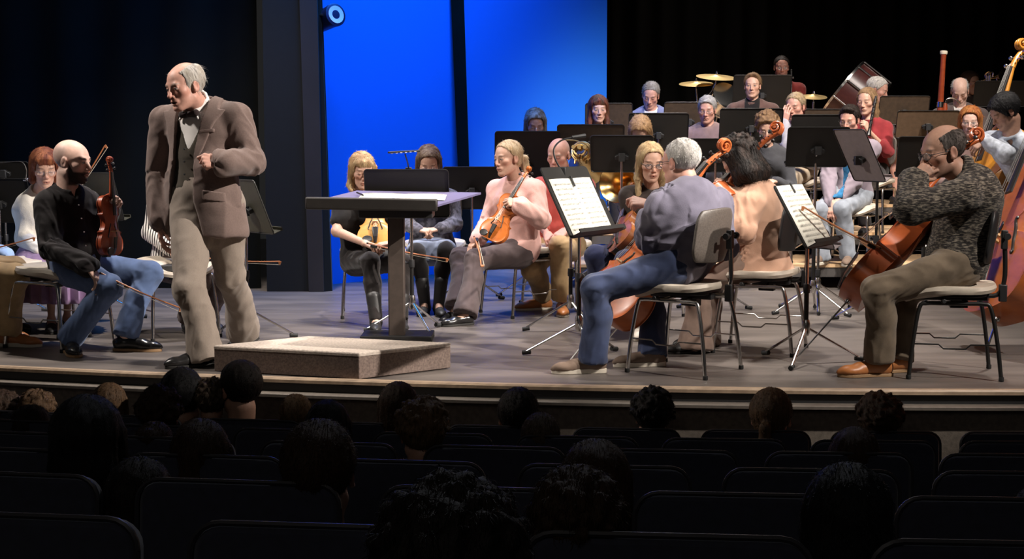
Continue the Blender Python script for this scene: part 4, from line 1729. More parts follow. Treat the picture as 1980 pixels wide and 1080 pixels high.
def drape(name, pts, m_, top=6.0, fold=.05, pitch=.22):
    P = smoothpath([np.array([a, b, 0]) for a, b in pts], 2)
    L, out = 0, []
    for i in range(len(P) - 1):
        d = P[i + 1] - P[i]
        l = np.linalg.norm(d)
        nn = np.array([-d[1], d[0], 0]) / l
        for t in np.arange(0, 1, .03 / l):
            s = L + t * l
            out.append(P[i] + d * t + nn * fold * (math.sin(s * 2 * math.pi / pitch) + .4 * math.sin(s * 2 * math.pi / pitch * .37 + 1)))
        L += l
    v, f = [], []
    for p in out:
        v += [(p[0], p[1], .01), (p[0], p[1], top)]
    for i in range(len(out) - 1):
        f.append((2 * i, 2 * i + 2, 2 * i + 3, 2 * i + 1))
    o = addmesh(name, v, f, m_)
    o['kind'] = 'structure'
    return o


# left wing: black masking, a painted flat seen edge on, then the lit cyclorama
drape('wall_left', [(-7.5, 11.6), (-5, 11.95), (-2.06, 12.0)], BLACKCLOTH, fold=.03, pitch=.5)
a0, a1 = W(512, 300, 11.75), W(599, 300, 11.75)
mb = MB().box(((a0[0] + a1[0]) / 2 - .0, 12.05, 3), ((a1[0] - a0[0]) / 2, .30, 3))
tagc = mb.build('wall_wing', mat('wing_black_paint', srgb(17, 18, 19), rough=.85, noise=.2), smooth=False)
tagc['kind'] = 'structure'


def leaning(name, top_px, bot_px, Y0, Y1, m_, depth=.06):
    """flat between two leaning edges given in the photograph's pixels"""
    (tx0, tx1), (bx0, bx1, by) = top_px, bot_px
    t0, t1 = W(tx0, 0, Y0), W(tx1, 0, Y1)
    b0, b1 = G(bx0, by), G(bx1, by)
    b0 = W(bx0, by, Y0); b1 = W(bx1, by, Y1)
    ext = lambda b, t: b + (t - b) * 2.2
    t0, t1 = ext(b0, t0), ext(b1, t1)
    f0 = b0 + (b0 - t0) * (b0[2] / (t0[2] - b0[2])); f1 = b1 + (b1 - t1) * (b1[2] / (t1[2] - b1[2]))
    dn = np.array([0, depth, 0])
    v = [f0, f1, t1, t0, f0 + dn, f1 + dn, t1 + dn, t0 + dn]
    o = addmesh(name, v, [(0, 1, 2, 3), (5, 4, 7, 6), (1, 5, 6, 2), (4, 0, 3, 7), (3, 2, 6, 7), (4, 5, 1, 0)], m_, smooth=False)
    o['kind'] = 'structure'
    return o


leaning('trim_4', (579, 613), (597, 626, 560), 11.72, 11.72, FLATGREY, .05)
leaning('trim_5', (613, 620), (626, 642, 560), 11.74, 11.80, BLACKCLOTH, .05)
CY0, CY1 = np.array([-1.95, 11.95]), np.array([.955, 15.10])
flat('wall_cyclorama', [tuple(CY0), tuple(CY1)], CYC, thick=.03)
leaning('trim_6', (872, 897), (894, 914, 540), 13.38, 13.42, BLACKCLOTH, .05)
BACKD = mat('back_drape', srgb(13, 13, 13), rough=.97, spec=.05)
drape('wall_back', [(.96, 17.25), (1.6, 17.3), (4, 17.3), (8, 17.3)], BACKD, fold=.05, pitch=.3)
drape('trim_7', [(.93, 15.06), (.935, 16.0), (.94, 17.1)], BACKD, fold=.012, pitch=.3)
drape('wall_right', [(7.2, 8.5), (7.2, 12), (7.2, 17.4)], BLACKCLOTH, fold=.04, pitch=.4)

# ---------------------------------------------------------------- risers
for i, (y0, z, xl) in enumerate(((12.0, .20, .47), (13.02, .40, .62), (14.12, .60, .98), (15.35, .80, 1.05))):
    r = thing('stage_riser', ('lowest plywood stage riser under the woodwind players', 'second plywood stage riser, one step up behind the lowest', 'third plywood stage riser behind the second step',
                              'topmost plywood stage riser in front of the black drape')[i], 'riser', (3, y0, 0), 'stage risers')
    y1 = (13.04, 14.14, 15.37, 16.9)[i]
    MB().box(((xl + 6.8) / 2, (y0 + y1) / 2, z - .0125), ((6.8 - xl) / 2, (y1 - y0) / 2, .0125)).build('deck', WOOD, r, smooth=False)
    MB().box(((xl + 6.8) / 2, y0 + .02, z - .065), ((6.8 - xl) / 2 - .01, .015, .04)).build('fascia', FASCIA, r, smooth=False)
    for x in np.arange(xl + .1, 6.8, 1.1):
        MB().tube([(x, y0 + .06, 0), (x, y0 + .06, z - .03)], .02, 8).build('leg', BLACKMETAL, r)
        MB().tube([(x, y1 - .08, 0), (x, y1 - .08, z - .03)], .02, 8).build('leg', BLACKMETAL, r)

# ---------------------------------------------------------------- podium and conductor's desk
r = thing('conductor_podium', 'low carpeted square podium at the stage edge beside the standing man', 'podium', (-1, 6.95, 0))
PODC = mat('podium_lit_top_carpet', srgb(204, 190, 178), rough=.95, noise=.3, nscale=70, bump=.5, bscale=260, spec=.1)  # carpet as lit from above, brightness put into the colour
PODS = mat('podium_shaded_side_carpet', srgb(128, 112, 104), rough=.95, noise=.35, nscale=90, bump=.5, bscale=260, spec=.1)  # same carpet in shade, darkness put into the colour
pa, pb, pc = G(695, 734), G(873, 712), G(413, 718)
pd = pb + (pc - pa)
hgt = .142
mb = MB()
ptop = [p + np.array([0, 0, hgt]) for p in (pa, pb, pd, pc)]
mb.add([p - np.array([0, 0, .02]) for p in ptop] + ptop, [(0, 1, 5, 4), (1, 2, 6, 5), (2, 3, 7, 6), (3, 0, 4, 7), (4, 5, 6, 7)])
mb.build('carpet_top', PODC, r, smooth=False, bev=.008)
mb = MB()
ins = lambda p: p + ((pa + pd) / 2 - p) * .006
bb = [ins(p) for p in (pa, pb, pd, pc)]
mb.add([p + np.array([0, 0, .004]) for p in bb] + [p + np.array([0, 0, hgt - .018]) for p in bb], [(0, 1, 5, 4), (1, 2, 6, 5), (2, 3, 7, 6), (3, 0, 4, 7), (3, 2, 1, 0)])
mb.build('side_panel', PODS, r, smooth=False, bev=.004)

r = thing('conductor_desk', 'broad black conductor desk on one thick post behind the podium', 'desk', G(768, 658))
DY = 8.75
s_ = 2800 / DY
tl, tr = W(593, 392, 8.45), W(845, 396, 8.45)
br, bl = W(930, 372, 9.15), W(690, 368, 9.15)
DPUR = mat('desk_baize', srgb(96, 90, 124), rough=.7, noise=.1)
mb = MB()
mb.add([p + np.array([0, 0, -.012]) for p in (tl, tr, br, bl)] + [tl, tr, br, bl], [(3, 2, 1, 0), (0, 1, 5, 4), (1, 2, 6, 5), (2, 3, 7, 6), (3, 0, 4, 7), (4, 5, 6, 7)])
mb.build('desk_top', DPUR, r, smooth=False)
ex = nrm(tr - tl); ey = nrm(np.cross(np.array([0, 0, 1.0]), ex))
mb = MB()
mb.box((tl + tr) / 2 + np.array([0, -.02, -.0]), (np.linalg.norm(tr - tl) / 2 + .004, .026, .036), np.stack([ex, ey, np.cross(ex, ey)], 1))
mb.build('front_lip', mat('desk_lip', srgb(38, 34, 31), rough=.5, noise=.2), r, bev=.010)
mb = MB()
und = (tl + tr + br + bl) / 4
mb.box(und + np.array([.03, .02, -.06]), (.17, .16, .045)).box(W(768, 410, 8.75), (.22, .14, .03))
mb.build('tilt_box', BLACKPLAST, r, bev=.006)
mb = MB()
pb_ = G(768, 658)
mb.box((pb_[0], pb_[1], .42), (.05, .045, .42))
mb.build('post', mat('desk_post', srgb(70, 60, 54), rough=.5, noise=.2), r, bev=.008)
mb = MB().box((pb_[0], pb_[1] + .05, .02), (.22, .15, .02))
mb.build('base_plate', BLACKMETAL, r, bev=.005)
up_ = nrm(np.cross(ex, br - tr)); up_ = up_ if up_[2] > 0 else -up_
fy = nrm(np.cross(up_, ex))
sheet_music('open conductor score lying on the broad desk', ((tl + tr + br + bl) / 4, ex, fy, up_), .04, .52, .30, 10, seed=4, fold=True, clip=False)
mb = MB().tube([W(690, 372, 8.9), W(702, 377, 8.75)], .005, 7)
pn = thing('pencil', 'dark pencil lying at the left end of the broad desk', 'pencil', W(690, 372, 8.9))
mb.build('pencil_shaft', EBONY, pn)

# ---------------------------------------------------------------- spotlight on the wing
r = thing('spotlight', 'dark blue cylindrical spotlight on the wing edge before the blue cloth', 'spotlight', W(630, 38, 11.9))
c = W(632, 36, 11.9); ax = nrm(W(664, 24, 11.75) - W(620, 44, 12.0))
BL = mat('lamp_housing', srgb(34, 46, 86), rough=.4, metal=.3)
MB().lathe([(.02, -.13), (.085, -.12), (.088, 0), (.09, .10), (.094, .10), (.094, .13), (.08, .135)], c, ax, 20).build('housing', BL, r)
MB().lathe([(.001, .131), (.072, .139), (.07, .13)], c, ax, 20).build('lens', mat('lamp_lens', (.7, .75, .85), rough=.1), r)
u2 = nrm(np.cross(ax, [0, 1, 0]))
MB().tube(smoothpath([c + np.array([0, -.1, 0]), c + np.array([-.02, -.11, .02]), c + np.array([-.12, -.06, .02]), c + np.array([-.19, .0, .0])], 4), .012, 6).lathe([(.02, 0), (.02, .02)], c + np.array([0, -.09, 0]), (0, -1, 0), 10).build('yoke', BLACKMETAL, r)
# ---------------------------------------------------------------- cloth colours
DENIM = cloth('denim', (96, 116, 156), nscale=7, noise=.35, bscale=600)
DENIM2 = cloth('dark_denim', (58, 68, 98), nscale=7, noise=.4, bscale=600)
BLACKC = cloth('black_cloth', (30, 27, 27))
BLACKV = cloth('black_velvet_shirt', (27, 22, 23), sheen=.12)
WHITEK = cloth('white_knit', (226, 220, 210), noise=.1, bscale=160, bump=.4)
PINKK = cloth('pink_knit', (222, 176, 166), noise=.12, bscale=200, bump=.4)
CORAL = cloth('coral_shirt', (190, 82, 72))
CHARCOAL = cloth('charcoal_trousers', (82, 70, 70), noise=.2)
KHAKI = cloth('khaki_trousers', (182, 152, 112))
BLUEGREY = cloth('blue_grey_shirt', (112, 108, 124), noise=.15, bscale=300)
CAMEL = cloth('camel_coat', (192, 152, 128), noise=.12, bscale=300)
OLIVE = cloth('olive_trousers', (112, 98, 82))
SUITM = cloth('brown_grey_suit', (118, 100, 94), noise=.14, nscale=120, bscale=500)
SUITT = cloth('grey_trousers', (142, 129, 118), noise=.14, nscale=60, stretch=(6, 6, .3), bscale=500)
VESTM = cloth('dark_waistcoat', (66, 58, 48), noise=.2, bscale=500)
SHIRTW = cloth('white_shirt', (232, 226, 222), noise=.04)
MARL = cloth('marled_knit', (142, 132, 118), col2=srgb(32, 28, 26), nscale=20, stretch=(2.0, 2.0, 8), contrast=(.46, .72), bump=.9, bscale=90)
LILAC = cloth('lilac_pleated', (140, 112, 148))
TIE = cloth('dark_bow_tie', (52, 40, 40))
SOLE_D = mat('dark_sole', (.02, .018, .016), .7)
SOLE_L = mat('pale_sole', srgb(206, 196, 180), .7)
SOLE_T = mat('tan_sole', srgb(150, 118, 84), .7)
LEATH = mat('black_leather', (.014, .013, .013), .25, spec=.6)
LEATHM = mat('matte_black_leather', (.018, .017, .017), .5)
TANL = mat('tan_leather', srgb(178, 112, 62), .42, noise=.25, nscale=9)
TAUPE = mat('taupe_suede', srgb(118, 98, 84), .85, noise=.25, nscale=20)
WHITES = mat('white_canvas', srgb(210, 200, 190), .8)


def chest_q(p, X, Y, Z):
    x, y, z = X - p.pel[0], Y - p.pel[1], Z - p.pel[2]
    return (x * p.l1[0] + y * p.l1[1] + z * p.l1[2], x * p.f1[0] + y * p.f1[1] + z * p.f1[2], x * p.u[0] + y * p.u[1] + z * p.u[2])


def front_gap(edges, f_min=.0):
    """opening down the front: list of (height above pelvis, left edge, right edge)"""
    us, la, lb = zip(*edges)

    def mk(p):
        def fn(X, Y, Z):
            l, f, u = chest_q(p, X, Y, Z)
            a, b = np.interp(u, us, la), np.interp(u, us, lb)
            return np.maximum(np.maximum(l - b, a - l), np.maximum(-(f - f_min), np.maximum(u - us[-1], us[0] - u)))
        return [FN(fn, p.pel - 1, p.pel + 1, .006, 's')]
    return mk


def slab(name, m_, margin, thick, region, f_side=1, arms=False, parts=None, hem=.15, amp=0.0, h=.005):
    """a thin layer lying on the torso where region(l, u) < 0: lapels, pocket flaps, button strips"""
    def build(root, p, o):
        pr = torso_prims(p, margin + thick, o)
        if arms:
            for k in 'LR': pr += arm_prims(p, k, margin + thick)
        if parts: pr += parts(p)

        def reg(X, Y, Z):
            l, f, u = chest_q(p, X, Y, Z)
            return np.maximum(region(l, u), -f * f_side + .0)
        pr.append(FN(reg, p.pel - 1, p.pel + 1, .003, 'i'))
        inner = torso_prims(p, margin - .004, o)
        for q in inner:
            pr.append((q[0], q[1], q[2], .004, 's'))
        v, q = field_mesh(pr, h)
        if len(v) == 0: return
        v, q = drop_small(v, q, .04)
        addmesh(name, v, q, m_, root)
    return build


def buttons(pts, r=.006, m_=None):
    """pts: (l, u) on the front, raised by margin"""
    def build(root, p, o):
        for l, u, off in pts:
            b = o.get('belly', 0)
            c = p.pel + p.l1 * l + p.u * u
            # walk out to the front surface
            t = .10 + b * .6 + off
            MB().lathe([(r, 0), (r * .9, .003), (r * .3, .0035)], c + p.f1 * t, p.f1, 10).build('button', m_ or BLACKPLAST, root)
    return build


# ================================================================ the standing man
CY = 8.15


def conductor():
    e1 = [(-.40, -.19, .12), (-.05, -.125, .055), (.20, -.10, .050), (.36, -.092, .080), (.46, -.098, .100), (.54, -.088, .095), (.62, -.05, .06)]

    def skirtx(p):
        a = p.pel + p.RP[:, 2] * .10
        return [RC(a + p.l0 * .06, p.pel - p.RP[:, 2] * .23 + p.l0 * .115 - p.f0 * .02, .152, .152, .05), RC(a - p.l0 * .06, p.pel - p.RP[:, 2] * .23 - p.l0 * .105, .148, .140, .05)]

    def pads(p):
        return skirtx(p) + [RC(p.c7 + p.l1 * sg * .07 - p.u * .015, p.sh[k] + p.u * .030 + p.l1 * sg * .012, .036, .034, .03) for k, sg in (('L', 1), ('R', -1))]

    def lap(l, u):
        a, b = np.interp(u, [q[0] for q in e1], [q[1] for q in e1]), np.interp(u, [q[0] for q in e1], [q[2] for q in e1])
        wd = np.interp(u, [.14, .20, .40, .455, .46, .56], [.0, .03, .075, .10, .06, .045])
        d1 = np.maximum(b - .003 - l, l - (b + wd))
        d2 = np.maximum(l - (a + .003), (a - wd) - l)
        return np.maximum(np.minimum(d1, d2), np.maximum(.15 - u, u - .56))

    def flap(l, u):
        return np.maximum(np.abs(l - .165) - .05, np.abs(u + .02 + (l - .165) * .15) - .026)

    def welt(l, u):
        return np.maximum(np.abs(l - .115) - .042, np.abs(u - .335 - (l - .1) * .1) - .010)
    def wings(p):
        out = []
        for sg in (1, -1):
            out += [RC(neck_axis(p)[0] + neck_axis(p)[2] * sg * .066 + neck_axis(p)[1] * .045, p.c7 + p.l1 * sg * .034 + p.f1 * .112 - p.u * .045, .017, .015, .008),
                    RC(p.c7 + p.l1 * sg * .030 + p.f1 * .105 - p.u * .045, p.c7 + p.l1 * sg * .062 + p.f1 * .118 - p.u * .085, .011, .007, .008)]
        return out
    shirt = top('shirt', SHIRTW, .008, hem=-.18, collar='shirt', amp=.002, h=.005, extra=wings)

    def vest(root, p, o):
        pr = torso_prims(p, .011, o)
        pr.append(CUT(p.pel + p.u * .02, -p.u, .01))
        pr.append(CUT(p.c7 - p.u * .03, p.u, .01))
        for sg in (1, -1):
            pr.append(CUT(p.c7 + p.l1 * sg * .145, p.l1 * sg, .01))
        pr += front_gap([(.24, -.004, .004), (.36, -.060, .060), (.45, -.092, .092), (.62, -.10, .10)])(p)
        v, q = field_mesh(pr, .007)
        v, q = drop_small(v, q)
        v = wrinkle(v, q, clothes_bones(p), .004, 4.0)
        addmesh('waistcoat', v, q, VESTM, root)

    def bowtie(root, p, o):
        c = p.c7 + p.f1 * .118 + p.u * (-.055)
        pr = []
        for sg in (1, -1):
            pr += [RC(c, c + p.l1 * sg * .045 + p.u * .004 * sg, .009, .021, .006)]
        pr += [EL(c + p.f1 * .006, (.012, .012, .013), p.RT, .004)]
        v, q = field_mesh(pr, .004)
        addmesh('bow_tie', v, q, TIE, root)
    jack = top('jacket', SUITM, .024, sleeves=1.94, hem=.245, collar='none', amp=.009, cuff=1.3, arm=1.04, h=.0065, open_=front_gap(e1), extra=pads, base=.004)
    o = dict(label='tall standing man in brown suit jacket and waistcoat speaking beside the podium', S=1.06, w=1.10, h=.006, hh=.0032, hhair=.0042, yaw=-30, tyaw=-24,
             pel=W(392, 372, CY), c7=W(390, 203, CY + .02), head=W(358, 167, CY - .10), hyaw=-40, hpitch=12, mouth=1.1, hroll=4, hs=1.08, jaw=1.08, nose=1.15, sw=1.16,
             shR=W(318, 234, CY + .10), shL=W(456, 228, CY - .05), elR=W(307, 335, CY + .12), wrR=W(312, 428, CY + .02), handR=dict(d=(-.05, -.1, -1), n=(.9, .2, 0), curl=.35),
             elL=W(488, 312, CY - .08), wrL=W(428, 314, CY - .34), handL=dict(d=(-.86, -.40, .12), n=(.2, .85, -.45), curl=1.35, curls=[1.05, 1.45, 1.5, 1.5, .8]),
             hipR=W(372, 400, CY + .02), hipL=W(430, 398, CY - .02), knR=W(366, 560, CY - .28), anR=W(398, 690, 7.86), knL=W(446, 536, CY + .05), anL=W(470, 640, 8.50),
             toeR=-62, toeL=-40, toepitchL=28, floor=0, hair='sides', hcol=HAIR_COL['white'], hcol2=(.45, .40, .34), ho=dict(thick=.010, bald_w=.052, wisps=160, wl=.03, line=.075), brow=(.3, .24, .2),
             skin=SKINS['pink'], belly=.02, neckcut=.056,
             clothes=[shirt, bowtie, vest, trousers('trousers', SUITT, .020, hem=1.75, amp=0.0062, thigh=1.12, h=.0065, base=.005), jack,
                      slab('lapel', SUITM, .027, .007, lap, h=.0045), slab('pocket_flap', SUITM, .040, .006, flap, parts=skirtx, h=.0045), slab('breast_pocket', SUITM, .030, .006, welt, h=.0045),
                      buttons([(-.012, .24, .035), (-.012, .17, .037), (-.012, .10, .037)])],
             shoes=('dress', LEATH, SOLE_D))
    return make_person(o)


conductor()

# ================================================================ left group
BY = 8.58


def bald_violinist():
    o = dict(label='bald bearded man in black shirt and jeans seated holding a violin upright', S=1.03, h=.006, hh=.0034, yaw=62, tyaw=42,
             pel=W(148, 508, BY), c7=W(127, 368, BY), head=W(140, 312, BY - .02), hyaw=78, hpitch=6, hs=1.06, jaw=1.0, neck=1.0,
             shR=W(92, 396, BY - .10), shL=W(168, 392, BY + .16), elR=W(98, 478, BY - .22), wrR=W(172, 515, BY - .36), handR=dict(d=(.55, -.1, -.75), n=(-.55, .1, -.55), curl=.35, spread=.3),
             elL=W(190, 470, BY + .14), wrL=W(211, 406, BY - .02), handL=dict(d=(.55, -.25, .75), n=(.5, -.85, -.1), curl=1.0),
             hipR=W(140, 520, BY - .12), hipL=W(160, 516, BY + .10), knR=W(212, 556, BY - .34), anR=W(134, 654, 8.34), knL=W(290, 530, BY + .02), anL=W(242, 648, 8.43),
             toeR=28, toeL=84, beard=.97, brow=(.03, .02, .015), browk=.9, stubble_top=.55, skin=SKINS['pale'], eyes='open', neckdrop=.03,
             clothes=[top('shirt', BLACKV, .016, sleeves=1.97, hem=.17, collar='shirt', amp=.011, cuff=1.2, arm=1.1, h=.0065, base=.005,
                          open_=front_gap([(.38, -.004, .004), (.47, -.03, .03), (.60, -.05, .05)])),
                      trousers('jeans', DENIM, .012, hem=1.5, amp=0.0056, thigh=1.05, h=.0065),
                      buttons([(.0, .34, .045), (.0, .26, .055), (.0, .18, .06), (0, .10, .055)], .0045, mat('pearl_button', (.7, .68, .66), .3))],
             shoes=('dress', LEATH, SOLE_T))
    return make_person(o)


bald_violinist()
make_fiddle('violin', 'red-brown violin held upright on the knee of the bald bearded man', W(213, 494, BY - .12), W(206, 330, BY - .08) - W(213, 494, BY - .12), (.93, -.36, .06), .355,
            ('red', srgb(158, 70, 40), srgb(104, 38, 22)), None)
make_bow('violin bow slanting down from the right hand of the bald bearded man', W(196, 528, 8.24), W(352, 596, 8.05), (-.3, -.2, -1))
ch = make_chair('chrome-legged chair under the bald bearded violinist', back=False)
CHAIR_FLAT = ch
put(ch, G(118, 668), 62)

# woman in white behind
o = dict(label='red-haired woman in white sweater and lilac pleated skirt behind the bald man', S=.98, fem=True, h=.008, hh=.0048, yaw=28, pel=W(95, 500, 9.6), c7=W(74, 372, 9.62), head=W(86, 326, 9.52),
         hyaw=24, hpitch=14, shR=W(55, 392, 9.56), shL=W(104, 392, 9.72), elR=W(46, 460, 9.5), wrR=W(80, 488, 9.3), elL=W(128, 460, 9.7), wrL=W(135, 488, 9.4), anR=G(100, 640) + np.array([0, 0, .085]), anL=G(130, 636) + np.array([0, 0, .085]),
         hair='bob', hcol=HAIR_COL['auburn'], hcol2=(.30, .10, .04), ho=dict(len=-.075, fringe=True, thick=.02), glasses='thin', skin=SKINS['fair'], eyes='closed',
         clothes=[top('sweater', WHITEK, .018, hem=.06, amp=.006, cuff=1.15), skirt('skirt', LILAC, .22, .17, 30)], shoes=('loafer', LEATHM, SOLE_D))
make_person(o)
put(dup_tree(CHAIR_FLAT), G(92, 646), 28, 'chair under the woman in the lilac skirt')

# people partly out of the frame at the left
o = dict(label='person in khaki trousers and tan shoes cut off by the left picture edge', S=1.02, h=.008, hh=.006, yaw=85, pel=W(-72, 520, 8.75), c7=W(-80, 372, 8.75), head=W(-74, 312, 8.72), hyaw=70,
         knR=W(30, 536, 8.62), anR=W(14, 642, 8.62), knL=W(26, 520, 8.9), anL=W(-8, 640, 8.85), toeR=82, toeL=80, hair='short', skin=SKINS['fair'], wrR=W(-62, 500, 8.6), wrL=W(-62, 495, 8.9),
         clothes=[top('shirt', cloth('pale_blue_shirt', (150, 176, 214)), .016, hem=.12, collar='shirt', amp=.008), trousers('trousers', KHAKI, .018, hem=1.6, amp=0.0062, thigh=1.08)],
         shoes=('sneaker', TANL, SOLE_L))
make_person(o)
o = dict(label='person with a blue denim knee behind the khaki trousers at the left edge', S=1.0, h=.010, hh=.007, yaw=60, pel=W(-104, 495, 9.5), c7=W(-122, 372, 9.5), head=W(-118, 325, 9.45), hyaw=60, hair='short', wrL=W(-50, 484, 9.4), wrR=W(-56, 488, 9.2),
         elR=W(-112, 470, 9.3), clothes=[top('shirt', cloth('sky_blue_shirt', (140, 170, 206)), .016, amp=.007), trousers('trousers', cloth('pale_denim', (140, 166, 206), noise=.25), .014)], shoes=('dress', LEATH, SOLE_D))
o['knL'] = W(2, 496, 9.15); o['anL'] = G(6, 640) + np.array([0, 0, .085])
make_person(o)
make_bow('violin bow entering the frame at the left edge before the white sweater', W(-70, 490, 9.0), W(66, 459, 9.0), (0, 0, -1))
make_bow('violin bow pointing up to the right behind the bald man', W(120, 405, 9.6), W(203, 281, 9.5), (.8, 0, -.5))

# striped-shirt player hidden by the standing man
STRIPE = mat('striped_shirt', srgb(228, 222, 216), rough=.9)
_nt = STRIPE.node_tree
_wv = _nt.nodes.new('ShaderNodeTexWave'); _wv.inputs['Scale'].default_value = 16; _wv.bands_direction = 'X'; _wv.inputs['Distortion'].default_value = 1.0
_rp = _nt.nodes.new('ShaderNodeValToRGB'); _rp.color_ramp.interpolation = 'CONSTANT'
_rp.color_ramp.elements[0].color = (*srgb(226, 220, 212), 1); _rp.color_ramp.elements[1].color = (*srgb(40, 36, 36), 1); _rp.color_ramp.elements[1].position = .62
_tc = _nt.nodes.new('ShaderNodeTexCoord'); _nt.links.new(_tc.outputs['Object'], _wv.inputs['Vector']); _nt.links.new(_wv.outputs['Fac'], _rp.inputs[0]); _nt.links.new(_rp.outputs[0], _nt.nodes['Principled BSDF'].inputs['Base Color'])
o = dict(label='person in striped shirt half hidden behind the standing man in the suit', S=.98, fem=True, h=.008, hh=.006, yaw=32, pel=W(345, 508, 9.4), c7=W(338, 372, 9.4), head=W(352, 326, 9.35), hyaw=40, hpitch=10,
         shR=W(308, 394, 9.35), elR=W(292, 450, 9.32), wrR=W(332, 480, 9.1), elL=W(392, 440, 9.4), wrL=W(372, 478, 9.2), hair='bob', skin=SKINS['fair'],
         anR=G(362, 640) + np.array([0, 0, .085]), anL=G(400, 636) + np.array([0, 0, .085]),
         clothes=[top('shirt', STRIPE, .016, hem=.10, amp=.006, cuff=1.2), trousers('trousers', cloth('brown_trousers', (98, 82, 78)), .014)], shoes=('loafer', LEATHM, SOLE_D))
make_person(o)
put(dup_tree(CHAIR_FLAT), G(338, 648), 32, 'chair under the person in the striped shirt')
make_bow('violin bow lying level to the right of the standing man', W(392, 498, 9.1), W(542, 505, 9.0), (0, 0, -1))

# ================================================================ violas behind the conductor's desk
VY = 9.9
o = dict(label='woman with blonde bob in black short-sleeved top behind the conductor desk', S=.98, fem=True, h=.007, hh=.0042, yaw=6, pel=W(706, 500, VY), c7=W(692, 386, VY), head=W(700, 330, VY - .06), hyaw=18, hpitch=14, hs=.98,
         shR=W(660, 402, VY), shL=W(738, 404, VY + .02), elR=W(651, 447, VY - .12), wrR=W(706, 470, VY - .38), handR=dict(d=(.7, -.3, -.25), n=(.1, .2, -1), curl=.7),
         elL=W(772, 448, VY - .12), wrL=W(757, 470, VY - .38), handL=dict(d=(-.8, -.25, -.1), n=(-.1, .2, -1), curl=.8), bare=True,
         knR=W(716, 505, VY - .44), anR=W(727, 616, 9.36), knL=W(778, 508, VY - .42), anL=W(776, 616, 9.40), toeR=5, toeL=8,
         hair='bob', hcol=HAIR_COL['blonde'], hcol2=(.32, .19, .09), ho=dict(len=-.125, fringe=True, thick=.014, fwd=.01), skin=SKINS['fair'], eyes='closed', jaw=.86, neckcut=.065,
         clothes=[top('t_shirt', BLACKC, .012, sleeves=.55, hem=.12, collar='none', amp=.005), trousers('leggings', cloth('black_leggings', (34, 29, 28)), .004, hem=1.1, amp=.005)],
         shoes=('boot', LEATHM, SOLE_D))
make_person(o)
put(dup_tree(CHAIR_FLAT), G(722, 608), 6, 'pale seat chair under the blonde woman in black')
make_fiddle('viola', 'golden viola standing on the lap of the blonde woman in black', W(726, 476, VY - .34), np.array([-.06, .62, .78]), (0.05, -.78, .62), .40,
            ('gold', srgb(188, 136, 66), srgb(146, 92, 38)), None)
make_bow('viola bow held level across the knees of the blonde woman in black', W(712, 470, 9.42), W(866, 500, 9.2), (0, -.2, -1))

DYY = 10.6
CHECK = cloth('grey_check_jacket', (96, 94, 104), noise=.6, nscale=26, contrast=(.45, .55))
o = dict(label='brown-haired woman in grey patterned jacket and denim skirt looking down', S=.96, fem=True, h=.0075, hh=.0048, yaw=2, pel=W(835, 482, DYY), c7=W(830, 366, DYY), head=W(829, 315, DYY - .08), hyaw=4, hpitch=26,
         elR=W(786, 432, DYY - .05), wrR=W(806, 443, DYY - .33), handR=dict(d=(.8, -.2, -.1), n=(.1, .3, -.9), curl=.7), elL=W(880, 432, DYY - .05), wrL=W(852, 442, DYY - .33), handL=dict(d=(-.8, -.2, -.1), n=(-.1, .2, -.9), curl=.7),
         knR=W(806, 486, DYY - .42), anR=W(822, 578, 10.22), knL=W(862, 484, DYY - .42), anL=W(848, 580, 10.18), toeR=-8, toeL=10, hair='long', hcol=HAIR_COL['brown'], hcol2=HAIR_COL['greybrown'], ho=dict(len=-.16, thick=.012),
         skin=SKINS['fair'], eyes='closed', glasses='thin',
         clothes=[top('jacket', CHECK, .018, hem=.10, amp=.007), trousers('tights', cloth('black_tights', (28, 25, 25)), .003, hem=1.0, amp=.002), knee_skirt('skirt', cloth('denim_skirt', (132, 142, 166), noise=.4))],
         shoes=('boot', LEATHM, SOLE_D))
make_person(o)
CHAIR_BACK = make_chair('chair under the woman in the denim skirt')
put(CHAIR_BACK, G(842, 588), 2)

# ================================================================ pink sweater
PY = 10.1
o = dict(label='blonde woman with ponytail in pink sweater holding a violin on her lap', S=1.0, fem=True, h=.0065, hh=.0038, yaw=-58, tyaw=-40, pel=W(1004, 480, PY), c7=W(1000, 346, PY), head=W(982, 306, PY - .06), hyaw=-50, hpitch=6, hroll=3,
         shR=W(962, 368, PY + .10), shL=W(1034, 368, PY - .10), elL=W(1046, 424, PY - .20), wrL=W(1005, 397, PY - .34), handL=dict(d=(-.85, -.2, .3), n=(-.2, .75, -.6), curl=.95),
         elR=W(945, 432, PY + .06), wrR=W(925, 462, PY - .12), handR=dict(d=(-.55, -.35, -.5), n=(.2, .1, -1), curl=.4), hipL=W(1000, 492, PY - .08), hipR=W(985, 490, PY + .1),
         knL=W(918, 502, PY - .26), anL=W(900, 606, 9.62), knR=W(888, 498, PY + .05), anR=W(885, 590, 9.90), toeL=-58, toeR=-70, toepitchR=25,
         hair='tail', hcol=(.66, .50, .32), hcol2=(.46, .31, .17), ho=dict(thick=.010, part=.012), skin=SKINS['fair'], jaw=.88, nose=.85,
         clothes=[top('sweater', PINKK, .018, hem=.10, amp=.009, cuff=1.25, arm=1.12, base=.004), trousers('trousers', CHARCOAL, .012, hem=1.9, amp=0.0056, thigh=1.05)], shoes=('loafer', LEATH, SOLE_D))
make_person(o)
put(dup_tree(CHAIR_FLAT), G(1012, 606), -58, 'grey-seated chair under the woman in the pink sweater')
make_fiddle('violin', 'orange-brown violin across the lap of the woman in pink', W(946, 464, PY - .36), W(1020, 338, PY - .22) - W(946, 464, PY - .36), (-.42, -.88, .2), .355, ('orange', srgb(190, 104, 40), srgb(140, 66, 22)), None)
